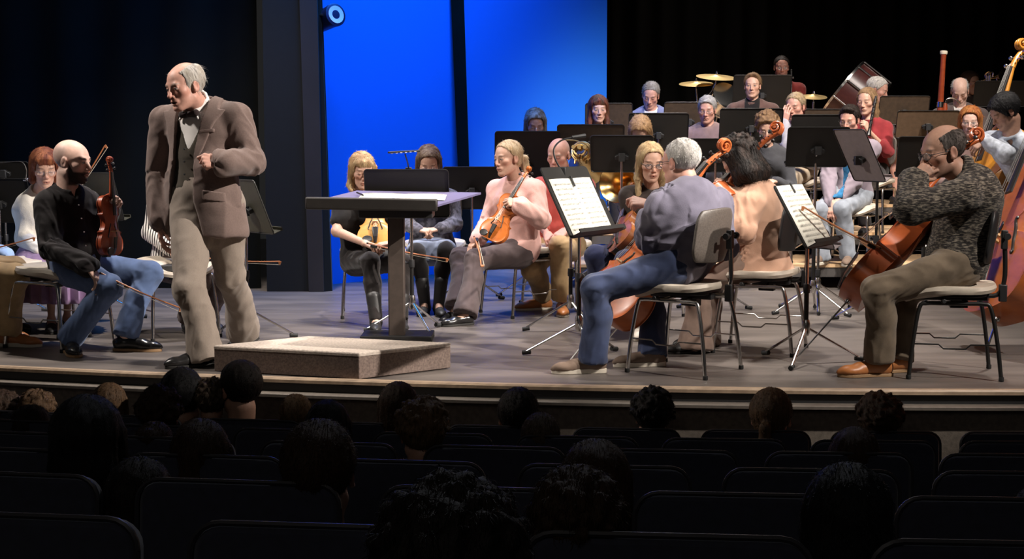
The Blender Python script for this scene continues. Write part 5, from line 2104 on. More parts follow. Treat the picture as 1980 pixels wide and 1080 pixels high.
make_bow('violin bow hanging down from the hand of the woman in pink', W(917, 458, 9.85), W(930, 514, 9.45), (.6, 0, 0))

# ================================================================ coral shirt
RY = 10.55
o = dict(label='bald man in coral red shirt and khaki trousers behind the woman in pink', S=1.0, h=.007, hh=.0045, yaw=-22, tyaw=-16, pel=W(1082, 470, RY), c7=W(1090, 346, RY + .02), head=W(1080, 300, RY - .06), hyaw=-24, hpitch=14, belly=.02,
         shR=W(1046, 362, RY + .04), shL=W(1132, 362, RY - .04), elR=W(1040, 430, RY), wrR=W(1058, 452, RY - .26), elL=W(1140, 430, RY - .06), wrL=W(1092, 446, RY - .34),
         knL=W(1082, 476, RY - .42), anL=W(1086, 575, 10.22), knR=W(1028, 520, RY - .30), anR=W(1050, 568, 10.5), toeL=0, toeR=-72, hair=None, stubble_top=.35, stubblecol=(.5, .44, .4), skin=SKINS['pink'], eyes='closed',
         brow=(.4, .33, .28), clothes=[top('shirt', CORAL, .016, hem=.10, collar='shirt', amp=.008, sleeves=1.5, arm=1.05), trousers('trousers', KHAKI, .014, hem=1.5, amp=0.0056, thigh=1.08)], shoes=('dress', TANL, SOLE_L))
make_person(o)
put(dup_tree(CHAIR_BACK), G(1082, 590), -22, 'chair under the bald man in the coral shirt')

# ================================================================ front cellist, back to the camera
KY = 7.72
o = dict(label='white-haired man in blue-grey shirt seated with his back to the hall, fist raised', S=1.04, w=1.06, h=.006, hh=.0034, hhair=.004, yaw=-112, tyaw=-138, pel=W(1318, 503, KY), c7=W(1334, 366, KY - .02), head=W(1316, 314, KY + .03), hyaw=-138, hpitch=4, hroll=0,
         hs=1.06, shL=W(1276, 404, KY - .10), shR=W(1388, 396, KY + .14), elL=W(1262, 462, KY - .05), wrL=W(1254, 396, KY + .14), handL=dict(d=(-.8, .15, .18), n=(.2, .5, -.75), curl=1.3, curls=[.75, 1.35, 1.45, 1.5, .7]),
         elR=W(1394, 476, KY + .16), wrR=W(1320, 480, KY + .36), hipL=W(1298, 516, KY - .1), hipR=W(1330, 516, KY + .1), knL=W(1152, 558, KY - .10), anL=W(1146, 696, 7.63), knR=W(1252, 562, KY + .36), anR=W(1262, 686, 7.86),
         toeL=-82, toeR=-80, hair='short', hcol=(.66, .63, .60), hcol2=(.48, .45, .42), ho=dict(thick=.005, wisps=900, wl=.006, strand=.6), glasses='dark', skin=SKINS['pink'], brow=(.4, .35, .3),
         clothes=[top('shirt', BLUEGREY, .022, sleeves=1.55, hem=.14, collar='shirt', amp=.024, cuff=1.25, arm=1.12, h=.006, base=.007), trousers('jeans', DENIM2, .014, hem=1.55, amp=0.0062, thigh=1.02, h=.0065)],
         shoes=('sneaker', TAUPE, SOLE_L))
make_person(o)
put(dup_tree(CHAIR_BACK), G(1322, 716), -124, 'chair with grey rounded backrest under the white-haired man')
cb, ct = W(1166, 616, 7.98), W(1414, 300, 8.15)
make_fiddle('cello', 'orange cello leaning in front of the white-haired man', cb, ct - cb, (-.78, -.52, .3), .755, ('cello_orange', srgb(196, 106, 56), srgb(140, 66, 32)), None, endpin=.34)

# ================================================================ camel coat
MY = 8.5
o = dict(label='dark-haired woman in camel coat seated turned away playing the cello', S=1.0, fem=True, h=.0065, hh=.004, yaw=-120, tyaw=-122, pel=W(1466, 500, MY), c7=W(1456, 362, MY + .02), head=W(1427, 308, MY + .06), hyaw=-140, hpitch=26,
         shL=W(1446, 398, MY - .14), shR=W(1500, 390, MY + .10), elL=W(1436, 446, MY - .24), wrL=W(1404, 376, MY - .02), handL=dict(d=(-.3, .2, .8), n=(-.5, .6, .2), curl=.8), elR=W(1470, 470, MY + .2), wrR=W(1400, 480, MY + .4),
         knL=W(1346, 560, MY - .1), anL=W(1344, 672, 8.35), knR=W(1370, 550, MY + .3), anR=W(1360, 660, 8.6), toeL=-80, toeR=-80, hair='curly', hcol=(.012, .009, .008), hcol2=(.05, .032, .025), ho=dict(thick=.020, seed=9, wisps=1500, wl=.03, fall=.012),
         skin=SKINS['fair'], neckcut=.06,
         clothes=[top('coat', CAMEL, .028, sleeves=1.9, hem=.09, collar='roll', amp=.010, cuff=1.35, arm=1.16, flare=.06, base=.006), trousers('trousers', cloth('taupe_trousers', (140, 118, 106)), .018, hem=2.0, amp=0.0037)], shoes=('loafer', LEATHM, SOLE_D))
make_person(o)
sc_ = dict(l=0)
CHAIR_DARK = make_chair('dark chair with black backrest under the woman in the camel coat', dark=True)
put(CHAIR_DARK, G(1468, 676), -112)
cb, ct = W(1262, 556, 8.55), W(1500, 286, 8.45)
make_fiddle('cello', 'reddish cello whose scroll rises beside the head of the woman in camel', cb, ct - cb, (-.72, .62, .3), .755, ('cello_red', srgb(168, 84, 42), srgb(112, 48, 24)), None, endpin=.4)
r_scarf = [W(1452, 372, MY - .06), W(1444, 420, MY - .12)]

# ================================================================ woman with glasses
GY = 9.35
o = dict(label='woman with long fair hair and dark glasses looking at the white-haired man', S=.98, fem=True, h=.0075, hh=.0042, yaw=-30, tyaw=-10, pel=W(1236, 494, GY), c7=W(1268, 366, GY), head=W(1258, 314, GY - .06), hyaw=8, hpitch=12,
         elR=W(1222, 428, GY), wrR=W(1222, 470, GY - .25), elL=W(1310, 430, GY), wrL=W(1262, 466, GY - .3), knR=W(1152, 494, GY - .18), anR=W(1158, 605, 9.3), knL=W(1210, 505, GY - .40), anL=W(1236, 622, 9.0), toeR=-30, toeL=-10,
         hair='long', hcol=(.54, .40, .22), hcol2=(.36, .24, .12), ho=dict(len=-.21, thick=.013, part=.01), glasses='dark', skin=SKINS['fair'], eyes='open', jaw=.88,
         clothes=[top('sweater', cloth('dark_brown_top', (62, 52, 48), noise=.5), .016, amp=.007), trousers('jeans', cloth('navy_jeans', (40, 46, 78)), .012, amp=0.0043)], shoes=('sneaker', WHITES, SOLE_L))
make_person(o)
put(dup_tree(CHAIR_FLAT), G(1240, 615), -30, 'chair under the fair-haired woman with dark glasses')
make_fiddle('viola', 'brown viola upright on the lap of the woman with dark glasses', W(1200, 478, GY - .30), np.array([.22, .80, .56]), (-.80, -.20, .55), .40, ('brown', srgb(146, 88, 46), srgb(96, 52, 28)), None)

# ================================================================ right cellist
QY = 7.62
o = dict(label='balding man in marled dark knit, chin on hand, seated behind a cello', S=1.06, w=1.08, h=.006, hh=.0034, hhair=.004, yaw=-84, tyaw=-78, pel=W(1850, 504, QY), c7=W(1880, 336, QY), head=W(1823, 293, QY - .02), hyaw=-76, hpitch=12, hs=1.14, belly=.02,
         shL=W(1862, 378, QY - .20), shR=W(1872, 366, QY + .17), elL=W(1758, 404, QY - .26), wrL=W(1768, 346, QY - .10), handL=dict(d=(.78, .10, .62), n=(.30, .80, -.30), curl=.7), elR=W(1790, 440, QY + .25), wrR=W(1740, 470, QY + .2),
         hipL=W(1848, 518, QY - .10), hipR=W(1848, 518, QY + .12), knL=W(1697, 562, QY - .14), anL=W(1700, 692, 7.52), knR=W(1742, 566, QY + .22), anR=W(1736, 694, 7.66), toeL=-82, toeR=-70,
         hair='sides', hcol=(.035, .027, .022), hcol2=(.12, .10, .09), ho=dict(thick=.004, bald_w=.058, wisps=900, wl=.010), glasses='dark', skin=SKINS['tan'], stubble_top=.25, stubblecol=(.18, .12, .10), beard=.35, beardcol=(.16, .10, .08), nose=1.25, brow=(.08, .05, .04),
         clothes=[top('cardigan', MARL, .022, sleeves=1.9, hem=.15, collar='roll', amp=.006, cuff=1.3, arm=1.16, h=.0065, base=.004), trousers('trousers', OLIVE, .016, hem=1.5, amp=0.0068, thigh=1.02, h=.0065)],
         shoes=('dress', TANL, SOLE_T), lacemat=mat('brown_laces', srgb(90, 60, 40), .8))
make_person(o)
CHAIR_BLK = make_chair('black chair with black-painted legs under the man in marled knit', dark='frame')
put(CHAIR_BLK, G(1834, 722), -100)
cb, ct = W(1642, 578, 7.74), W(1910, 280, 7.97)
make_fiddle('cello', 'red-brown cello lying against the man in marled knit, ribs towards the hall', cb, ct - cb, (-.64, .36, .62), .755, ('cello_brown', srgb(188, 96, 50), srgb(134, 58, 28)), None, endpin=.42)
make_bow('cello bow sticking out in front of the right music pages', W(1700, 478, 7.6), W(1553, 399, 7.45), (-.3, 0, -1), True, 'cello_bow')
# ================================================================ music stands
GREYD = mat('grey_lit_stand_desk', srgb(122, 112, 112), rough=.5, noise=.12)  # light falling on the desk is put into this grey
BROWND = mat('brown_stand_desk', srgb(74, 60, 48), rough=.55, noise=.25)


def st(label, x0, x1, yt, yb, Y, fl=0.0, face=178, tilt=20, m=None, tripod=20, base=None, pole=None, lip=True, roll=0.0):
    c = W((x0 + x1) / 2, (yt + yb) / 2, Y)
    t = math.radians(tilt)
    a = math.radians(face)
    w_ = (x1 - x0) * Y / F_PX / max(.25, abs(math.cos(a)))
    h_ = (yb - yt) * Y / F_PX / math.cos(t)
    fn = dirv(face)
    if base is None:
        b = np.array([c[0], c[1], fl]) - fn * .02
    else:
        b = G(base[0], base[1], fl)
    return make_stand(label, b, c, w_, h_, face, tilt, m, tripod, polem=pole, lip=lip, roll=roll)


st('black music stand with a clip-on light bar in front of the blonde viola player', 706, 868, 327, 420, 9.2, base=(797, 642), tripod=-62)
st('black music stand between the denim-skirted woman and the woman in pink', 858, 968, 322, 404, 10.98, tripod=40)
st('black music stand directly behind the blonde ponytail', 957, 1082, 254, 372, 11.2, .0, face=182)
st('brown-lit music stand behind the head of the bald man in coral', 1078, 1206, 241, 306, 11.7, .0, m=BROWND)
st('black music stand left of the woman with dark glasses', 1143, 1262, 262, 332, 10.3, face=172)
st('brown music stand at the right shoulder of the brown-haired woman on the riser', 1132, 1222, 200, 262, 14.0, .4, m=BROWND)
st('dark music stand behind the bowed blonde head', 1216, 1330, 219, 292, 12.7, .2)
st('brown music stand in front of the man in the dark tie', 1284, 1382, 198, 262, 13.7, .4, m=BROWND)
st('dark music stand right of the grey-haired man in mauve', 1392, 1512, 210, 276, 12.7, .2)
st('tall music stand behind the young man in the brown sweater', 1418, 1528, 146, 212, 15.0, .6)
st('black music stand below the man covering his face', 1530, 1628, 222, 280, 12.6, .2)
st('wide brown-edged stand shelf behind the man covering his face', 1556, 1640, 211, 240, 13.6, .4, m=BROWND)
st('large black music stand before the curly-haired player', 1522, 1640, 246, 322, 10.2, base=(1571, 606), tripod=75)
st('grey slanted music stand in front of the clarinet player', 1641, 1683, 250, 350, 9.6, face=118, tilt=30, m=GREYD, base=(1690, 625), pole=BLACKMETAL)
st('brown music stand beside the white-haired man', 1700, 1795, 186, 240, 13.8, .4, m=BROWND)
st('tan-brown music stand left of the red-haired woman', 1734, 1852, 214, 266, 12.8, .2, m=mat('lit_brown_stand_desk', srgb(96, 76, 58), rough=.55, noise=.2))  # lighter copy of the brown desk, lit look put into the colour
st('black music stand left of the balding man in marled knit', 1736, 1842, 264, 342, 11.2, base=None, face=176)
st('black music stand behind the white-haired man in blue-grey', 1326, 1440, 268, 332, 10.4)
st('dark music stand at the far right behind the double basses', 1884, 1985, 157, 205, 14.9, .6)
st('black music stand cut off by the left picture edge', -60, 60, 345, 430, 10.3)
st('upper black music stand at the left edge behind the first', -40, 58, 312, 350, 10.8)
st('olive-dark music stand behind the violin scroll of the bald man', 148, 236, 333, 425, 9.9, face=150, tilt=18, m=mat('olive_stand_desk', srgb(62, 60, 46), rough=.6, noise=.15))
_, fs_ = st('angled music stand with a light edge right of the standing man', 440, 520, 346, 450, 8.9, face=128, tilt=22, m=mat('olive_stand_desk', srgb(62, 60, 46)))

FR1 = make_stand('front music stand with two bright pages for the white-haired man', G(1119, 690), W(1119, 388, 7.42), .50, .385, 60, 27, None, -75, leg_r=.32)[1]
sheet_music('bright double page of sheet music beside the pink sweater', FR1, 0.0, .45, .31, 10, seed=2, fold=True, up_off=-.03)
make_stand('second stand whose ledge shows under the bright double page', G(1103, 640), W(1150, 420, 8.5), .46, .22, 62, 26, None, -60, leg_r=.30)
FR2 = make_stand('front music stand holding single pages before the man in marled knit', G(1557, 700), W(1555, 416, 7.5), .40, .36, 58, 30, None, -115, leg_r=.32)[1]
sheet_music('cream sheet music with dense rows of notes right of the camel coat', FR2, 0.0, .37, .35, 11, seed=5, up_off=.0)
st('slim stand behind the cream sheet music', 1560, 1600, 440, 480, 9.6, face=120, tilt=28, base=(1580, 600), m=GREYD)

# lamps on stands
r = thing('stand_light', 'flat bar light clipped on top of the black viola stand', 'stand light', W(790, 327, 9.18))
MB().box(W(781, 293, 9.1), (.10, .018, .006), np.stack([nrm([1, .25, .05]), nrm([-.25, 1, 0]), [0, 0, 1]], 1)).build('light_bar', BLACKPLAST, r, bev=.003)
mb = MB()
for k in range(6):
    mb.box(W(758 + 9 * k, 296.5 - k * .7, 9.08), (.006, .008, .002))
mb.build('light_row', mat('lamp_diffuser', (.8, .8, .82), .4), r, smooth=False)['kind'] = 'stuff'
MB().tube(smoothpath([W(790, 330, 9.18), W(789, 318, 9.15), W(783, 297, 9.11)], 4), .004, 6).build('stem', BLACKPLAST, r)
MB().box(W(790, 330, 9.18), (.02, .014, .022)).build('clip', BLACKPLAST, r, bev=.004)
r = thing('stand_lamp', 'thin black gooseneck lamp arching over the bright double page', 'stand lamp', W(1086, 328, 7.44))
MB().tube(smoothpath([W(1086, 330, 7.44), W(1074, 308, 7.46), W(1071, 288, 7.48), W(1084, 272, 7.5), W(1108, 265, 7.52)], 5), .0045, 7).build('gooseneck', BLACKPLAST, r)
MB().tube([W(1106, 265.5, 7.52), W(1132, 262, 7.54)], [.009, .011], 8).build('lamp_head', BLACKPLAST, r)
MB().box(W(1086, 332, 7.44), (.02, .014, .024)).build('clip', BLACKPLAST, r, bev=.004)
r = thing('stand_lamp', 'curved wire lamp on the stand at the left edge', 'stand lamp', W(50, 345, 10.25))
MB().tube(smoothpath([W(50, 346, 10.25), W(51, 328, 10.25), W(44, 314, 10.25), W(30, 312, 10.25), W(-10, 315, 10.25)], 5), .004, 6).build('gooseneck', CHROME, r)
MB().box(W(50, 347, 10.25), (.018, .012, .012)).build('clip', CHROME, r, bev=.003)


# ================================================================ riser players
def sit(label, hx, hy, Y, fl, yaw, hyaw, pitch, clothes, lean=.05, h=.011, chair=True, drop=.165, **k):
    hd = W(hx, hy, Y)
    f = dirv(yaw)
    S = k.get('S', 1.0)
    c7 = hd - np.array([0, 0, drop * S]) - dirv(hyaw) * (.03 + .06 * math.sin(math.radians(max(0, pitch))))
    pel = np.array([c7[0], c7[1], fl + .57]) - f * lean
    o = dict(label=label, yaw=yaw, pel=pel, c7=c7, head=hd, hyaw=hyaw, hpitch=pitch, floor=fl, h=h, hh=.0062, hhair=.008, clothes=clothes, shoes=('dress', LEATHM, SOLE_D), quiet=True)
    o.update(k)
    r, p = make_person(o)
    if chair:
        c = dup_tree(CHAIR_BACK)
        put(c, (pel[0], pel[1], fl), yaw, 'chair under the ' + label.split(' on the')[0].split(' with')[0] if chair is True else chair)
    return p


DARKT = trousers('trousers', cloth('dark_trousers', (44, 40, 42)), .012, amp=.005)
BEIGET = trousers('trousers', cloth('beige_trousers', (176, 158, 136)), .014, amp=.006)
LIGHTJ = trousers('jeans', cloth('pale_jeans', (142, 148, 158), noise=.3), .014, amp=.007, hem=1.4)
SW = lambda n, c, **k: top('sweater', cloth(n, c), .018, amp=.007, **k)
sit('grey-haired woman with her face half behind a stand at the blue edge', 1035, 240, 12.35, .2, 8, 5, 22, [SW('dim_green_top', (70, 72, 66)), DARKT], fem=True, hair='bob', hcol=HAIR_COL['greybrown'], hcol2=HAIR_COL['grey'], ho=dict(len=-.09, thick=.016), skin=SKINS['pink'], eyes='closed', glasses='thin')
sit('auburn-haired woman on the riser at the edge of the blue cloth', 1157, 212, 13.4, .4, 6, 4, 4, [SW('brown_print_top', (92, 66, 56)), DARKT], fem=True, hair='long', hcol=HAIR_COL['auburn'], hcol2=HAIR_COL['brown'], ho=dict(len=-.15, fringe=True, thick=.02), skin=SKINS['fair'])
SUITJ = cloth('pale_blue_suit', (116, 122, 160))
def tie_strip(m_):
    def b(root, p, o):
        pts = [p.c7 + p.f1 * .085 - p.u * .03, p.c7 + p.f1 * .125 - p.u * .10, p.sp2 + p.f1 * .165, p.sp1 + p.f1 * .16]
        MB().tube(smoothpath(pts, 4), list(np.linspace(.018, .036, 13)), 8, flat=.35).build('tie', m_, root)
    return b
sit('man in pale blue suit and dark tie bowing his head on the third riser', 1258, 184, 14.6, .6, -8, -12, 26, [top('shirt', SHIRTW, .006, amp=.003, collar='shirt', hem=0.0), tie_strip(cloth('navy_tie', (24, 26, 48))),
    top('jacket', SUITJ, .022, amp=.007, collar='none', open_=front_gap([(-.3, -.03, .03), (.15, -.03, .03), (.60, -.10, .10)]))], w=1.12, hair='short', hcol=HAIR_COL['grey'], hcol2=(.2, .17, .14), ho=dict(thick=.010), skin=SKINS['pink'], eyes='closed', hroll=-6, hs=1.04)
sit('grey-haired man with thin glasses in mauve-grey sweater on the second riser', 1367, 212, 13.3, .4, -14, -16, 12, [SW('mauve_sweater', (130, 108, 108)), DARKT], w=1.08, hair='short', hcol=(.42, .40, .38), hcol2=(.3, .28, .27), ho=dict(thick=.012, fringe=True), skin=SKINS['pink'], eyes='closed', glasses='thin')
pB = sit('blonde player bowing so low that only the hair shows above a stand', 1238, 255, 11.9, .0, -6, -10, 40, [SW('grey_top', (120, 110, 116)), BEIGET], fem=True, hair='bob', hcol=(.42, .25, .12), hcol2=(.30, .17, .08), ho=dict(len=-.10, thick=.016), skin=SKINS['fair'], eyes='closed', lean=.12)
sit('young man in brown sweater over a black shirt looking straight ahead', 1455, 166, 14.5, .6, -12, -14, 2, [SW('brown_sweater', (96, 72, 66)), DARKT, slab('shirt_front', BLACKC, .019, .006, lambda l, u: np.maximum(np.abs(l) - .075, .33 - u), h=.008)], w=1.05, hair='short', hcol=HAIR_COL['sandy'], hcol2=HAIR_COL['lightbrown'], ho=dict(thick=.015, quiff=True), skin=SKINS['fair'])
sit('curly-haired player with thin glasses in dark grey sweater looking down', 1483, 248, 12.25, .2, -8, -10, 22, [SW('slate_sweater', (62, 62, 66)), BEIGET], fem=True, hair='curly', hcol=HAIR_COL['lightbrown'], hcol2=HAIR_COL['sandy'], ho=dict(thick=.018, seed=4), skin=SKINS['fair'], eyes='closed', glasses='thin', S=1.0)
hd = W(1538, 206, 13.2)
sit('fair-haired man covering his face with one hand on the second riser', 1538, 206, 13.2, .4, -30, -34, 10, [top('shirt', cloth('pale_shirt', (176, 172, 180)), .016, collar='shirt', amp=.006), BEIGET], hair='short', hcol=(.42, .30, .17), hcol2=(.34, .26, .18), ho=dict(thick=.011), skin=SKINS['pink'], eyes='closed',
    wrR=hd + dirv(-34) * .13 + np.array([-.045, 0, -.15]), handR=dict(d=(.15, .05, 1), n=(.5, .85, 0), curl=.25), elR=hd + np.array([-.10, -.22, -.36]))
sit('bespectacled man in dark red light at the very back', 1511, 130, 16.1, .8, -4, -4, 8, [SW('dark_red_top', (116, 40, 36))], w=1.1, hair='short', hcol=HAIR_COL['dark'], ho=dict(thick=.007, line=.085), skin=(.42, .20, .15), glasses='thin', beard=.3)  # dark red light is put into his skin colour
BLAZ = cloth('mauve_grey_blazer', (138, 126, 136), noise=.15)
BLUET = cloth('bright_blue_tie_shirt', (52, 120, 168), noise=.4, nscale=60)
p_ = sit('dark-haired man in grey blazer with a bright blue shirt front', 1642, 232, 12.25, .2, -28, -30, 14, [top('shirt', BLUET, .008, amp=.003, collar='shirt', hem=0.0),
    top('blazer', BLAZ, .022, amp=.009, collar='none', open_=front_gap([(-.3, -.045, .045), (.2, -.035, .035), (.62, -.075, .075)])), LIGHTJ], hair='short', hcol=HAIR_COL['dark'], ho=dict(thick=.013, quiff=True, line=.07), skin=SKINS['pink'], eyes='closed', glasses='thin',
    anR=W(1590, 500, 12.02), anL=W(1640, 498, 11.98), knR=W(1585, 408, 12.0), knL=W(1628, 405, 11.95), wrR=W(1606, 392, 12.0), wrL=W(1614, 394, 11.98), shoes=('sneaker', TAUPE, SOLE_L), h=.009)
hd = W(1676, 198, 13.1)
p_ = sit('long-haired woman in maroon sweater holding a clarinet on the second riser', 1676, 196, 13.1, .4, -32, -36, 8, [SW('maroon_sweater', (142, 48, 52), sleeves=1.35), DARKT], fem=True, hair='long', hcol=HAIR_COL['sandy'], hcol2=(.30, .18, .09), ho=dict(len=-.26, thick=.008, fwd=-.02, front=.0), skin=SKINS['fair'], neckcut=.07,
    wrL=W(1680, 254, 12.85), elL=W(1716, 292, 12.95), handL=dict(d=(-.4, -.1, .8), n=(-.6, .5, .2), curl=.9), wrR=W(1664, 300, 12.85), eyes='closed')
sit('white-haired man turned away behind the long-haired woman', 1697, 174, 14.6, .6, 40, 62, 20, [SW('dim_top', (60, 56, 56))], hair='crop', hcol=HAIR_COL['white'], ho=dict(thick=.014), skin=SKINS['pink'])
sit('bald man in dark jacket reading with bowed head beside the bassoon', 1856, 176, 14.2, .6, -14, -18, 34, [top('shirt', SHIRTW, .008, amp=.002, collar='shirt', hem=0.0), top('jacket', cloth('taupe_jacket', (92, 80, 78)), .022, amp=.007, collar='none', open_=front_gap([(-.3, -.03, .03), (.2, -.03, .03), (.6, -.08, .08)]))],
    w=1.1, hair='sides', hcol=(.45, .42, .4), ho=dict(thick=.004, bald_w=.066), skin=SKINS['pale'], eyes='closed', hs=1.04)
sit('brown-haired brass player behind the bald bassoonist', 1876, 160, 15.8, .8, -6, 30, 10, [SW('dim_brown_top', (60, 50, 46))], hair='bob', fem=True, hcol=HAIR_COL['brown'], ho=dict(len=-.06), skin=SKINS['tan'])
sit('woman with long red hair and thin glasses at the right', 1876, 236, 12.05, .2, -16, -20, 6, [SW('dusky_top', (120, 96, 92)), DARKT], fem=True, hair='long', hcol=HAIR_COL['red'], hcol2=(.42, .17, .05), ho=dict(len=-.15, thick=.02), skin=SKINS['pale'], glasses='thin')
hd = W(1940, 220, 10.9)
pbs = dict(yaw=-58, hyaw=-70)
PSH = cloth('pale_print_shirt', (196, 202, 214), noise=.35, nscale=30)
sit('black-haired double bass player in pale patterned shirt leaning over the instrument', 1942, 216, 10.45, .10, -58, -80, 32, [top('shirt', PSH, .018, collar='shirt', amp=.008), DARKT], chair=False, hair='short', hcol=HAIR_COL['black'], ho=dict(thick=.022, line=.06, fringe=True), skin=SKINS['tan'], eyes='closed', h=.008,
    pel=np.array([W(1992, 400, 10.8)[0], 10.8, .72]), elR=W(1946, 300, 10.28), wrR=W(1904, 270, 10.40), handR=dict(d=(-.8, -.1, -.5), n=(0, .6, -.7), curl=.7), elL=W(2010, 320, 10.4), wrL=W(1985, 372, 10.3), lean=.10)
stl = thing('bass_stool', 'tall stool under the black-haired double bass player', 'stool', (3.85, 10.8, 0))
bp = W(1990, 400, 10.8)
stl.location = Vector((bp[0], bp[1], 0))
MB().lathe([(.17, .62), (.18, .64), (.175, .67), (.0, .675)], (bp[0], bp[1], 0), (0, 0, 1), 20).build('seat', BLACKPLAST, stl)
for k in range(4):
    a = math.pi / 4 + k * math.pi / 2
    MB().tube([np.array([bp[0] + .12 * math.cos(a), bp[1] + .12 * math.sin(a), .63]), np.array([bp[0] + .2 * math.cos(a), bp[1] + .2 * math.sin(a), .01])], .012, 8).build('leg', CHROME, stl)

# ================================================================ double basses
bb, bt = W(1868, 470, 10.3), W(1985, 140, 10.6)
make_fiddle('bass', 'yellow-brown double bass leaning against the black-haired player', W(1880, 500, 10.65), W(1990, 130, 11.1) - W(1880, 500, 10.65), (-.90, -.35, -.15), 1.08, ('bass_yellow', srgb(190, 128, 46), srgb(138, 80, 24)), None, endpin=.25)
make_fiddle('bass', 'large orange-brown double bass cut off by the right picture edge', W(1930, 612, 8.35), W(2052, 262, 8.75) - W(1930, 612, 8.35), (-.955, -.25, -.1), 1.10, ('bass_orange', srgb(178, 98, 46), srgb(122, 56, 24)), None, endpin=.2)


# ================================================================ wind and percussion
def horn(label, c, bell_dir, R=.15, m=BRASS):
    c = np.asarray(c, float); b = nrm(bell_dir)
    s = nrm(np.cross(b, [0, 0, 1])); u = np.cross(s, b)
    r = thing('french_horn', label, 'horn', c)
    prof = [(.155, 0), (.150, -.008), (.118, -.035), (.085, -.075), (.055, -.13), (.032, -.20), (.022, -.26)]
    v = MB().lathe(prof[:1] + [(.152, .002)] + prof, c, b, 32)
    v.f = v.f[:-2]
    v.build('bell', m, r).modifiers.new('thick', 'SOLIDIFY').thickness = .0015
    o = c - b * .20 + u * R
    for k, (rr, dz) in enumerate(((R, 0), (R * .86, .03), (R * .6, .05), (R * .95, -.03))):
        pts = [o - u * R * .2 + (s * math.cos(t) + u * math.sin(t)) * rr - b * dz for t in np.linspace(-1.2, 4.6, 30)]
        MB().tube(pts, .011 - .001 * k, 8).build('tubing', m, r)
    for k in range(3):
        MB().lathe([(.018, 0), (.02, .01), (.02, .05), (.016, .06)], o + s * (k - 1) * .045 - b * .02, -b, 14).build('valve', m, r)
        MB().tube([o + s * (k - 1) * .045 - u * .03, o + s * (k - 1) * .045 - u * .11], .009, 8).build('slide', m, r)
    MB().tube(smoothpath([o + u * R * .7, o + u * R * 1.0 - s * .06, o + u * R * 1.05 - s * .16], 4), .006, 8).build('lead_pipe', m, r)
    return r


horn('golden french horn with its bell towards the hall beside the fair-haired woman', W(1193, 352, 10.9), (-.55, -.8, .15))
horn('small patch of golden french horn behind the shoulder of the bald man in coral', W(1136, 322, 11.35), (.3, .9, -.3), .075, mat('pale_brass', (.72, .50, .22), rough=.3, metal=1.0))


def bassoon(label, a, b):
    a, b = np.asarray(a, float), np.asarray(b, float)
    u = nrm(b - a); L = np.linalg.norm(b - a); x = nrm(np.cross(u, [0, 1, 0]))
    r = thing('bassoon', label, 'bassoon', a)
    mw = VARNISH('bassoon_wood', srgb(150, 66, 34), srgb(100, 38, 20))
    MB().lathe([(.030, 0), (.032, L * .1), (.028, L * .45), (.024, L * .5), (.028, L * .52), (.024, L * .9), (.027, L * .97)], a, u, 18).build('bell_joint', mw, r)
    MB().lathe([(.032, 0), (.036, .01), (.036, .03), (.028, .034)], a + u * L * .965, u, 18).build('bell_ring', mat('ivory', srgb(232, 222, 200), .4), r)
    MB().lathe([(.026, 0), (.026, L * .46), (.018, L * .5)], a - x * .045, u, 14).build('wing_joint', mw, r)
    MB().lathe([(.034, 0), (.034, .05)], a + u * L * .46, u, 16).build('joint_ring', CHROME, r)
    for k in range(7):
        p = a + u * L * (.08 + .055 * k) + np.array([0, -.036, 0]) - x * (.02 if k % 2 else -.01)
        MB().lathe([(.011, 0), (.010, .006)], p, (0, -1, 0), 10).build('key', CHROME, r)
    MB().tube(smoothpath([a - x * .045 + u * L * .48, a - x * .06 + u * L * .54, a - x * .13 + u * L * .55, a - x * .2 + u * L * .50], 4), [.006] * 12 + [.004], 7).build('bocal', CHROME, r)


bassoon('tall red-brown bassoon with ivory bell rim standing up beside the bald reader', W(1812, 300, 14.0), W(1825, 98, 14.05))
r = thing('clarinet', 'black clarinet with silver keys held by the woman in maroon', 'clarinet', W(1682, 262, 12.8))
a, b = W(1679, 262, 12.82), W(1694, 186, 12.88)
u = nrm(b - a); L = np.linalg.norm(b - a)
MB().lathe([(.026, 0), (.018, .03), (.0135, .07), (.0135, L * .9), (.009, L)], a, u, 14).build('clarinet_body', EBONY, r)
for k in range(9):
    MB().lathe([(.008, 0), (.008, .006)], a + u * L * (.15 + .085 * k) + np.array([(-.006 if k % 2 else .006), -.013, 0]), (0, -1, 0), 9).build('key', CHROME, r)


def cymbal_stand(label, c, R, base, tilt=(0, -.12, 1), second=False, arm=None):
    c = np.asarray(c, float)
    r = thing('cymbal_stand', label, 'cymbal', base)
    prof = [(.004, .022), (.018, .024), (.030, .016), (R * .55, .004), (R, -.006), (R, -.008), (R * .5, .001), (.028, .012), (.004, .016)]
    MB().lathe(prof, c, tilt, 36).build('cymbal', CYMBAL, r)
    if second:
        MB().lathe([(.004, -.03), (.03, -.026), (R * .5, -.016), (R, -.008), (R, -.010), (R * .5, -.018), (.004, -.034)], c, tilt, 36).build('lower_cymbal', CYMBAL, r)
    base = np.asarray(base, float)
    j = arm if arm is not None else c - np.array([0, 0, .06])
    MB().tube([c + nrm(tilt) * .05, c, j], .006, 8).lathe([(.012, .02), (.014, .03), (.008, .055)], c, tilt, 12).build('top_rod', CHROME, r)
    MB().tube([j, np.array([base[0], base[1], j[2] - .2]), base + np.array([0, 0, .1])], .011, 9).build('pole', CHROME, r)
    for k in range(3):
        t = k * 2.094 + .5
        MB().tube([base + np.array([0, 0, .35]), base + np.array([.26 * math.cos(t), .26 * math.sin(t), .01])], .008, 8).build('leg', CHROME, r)


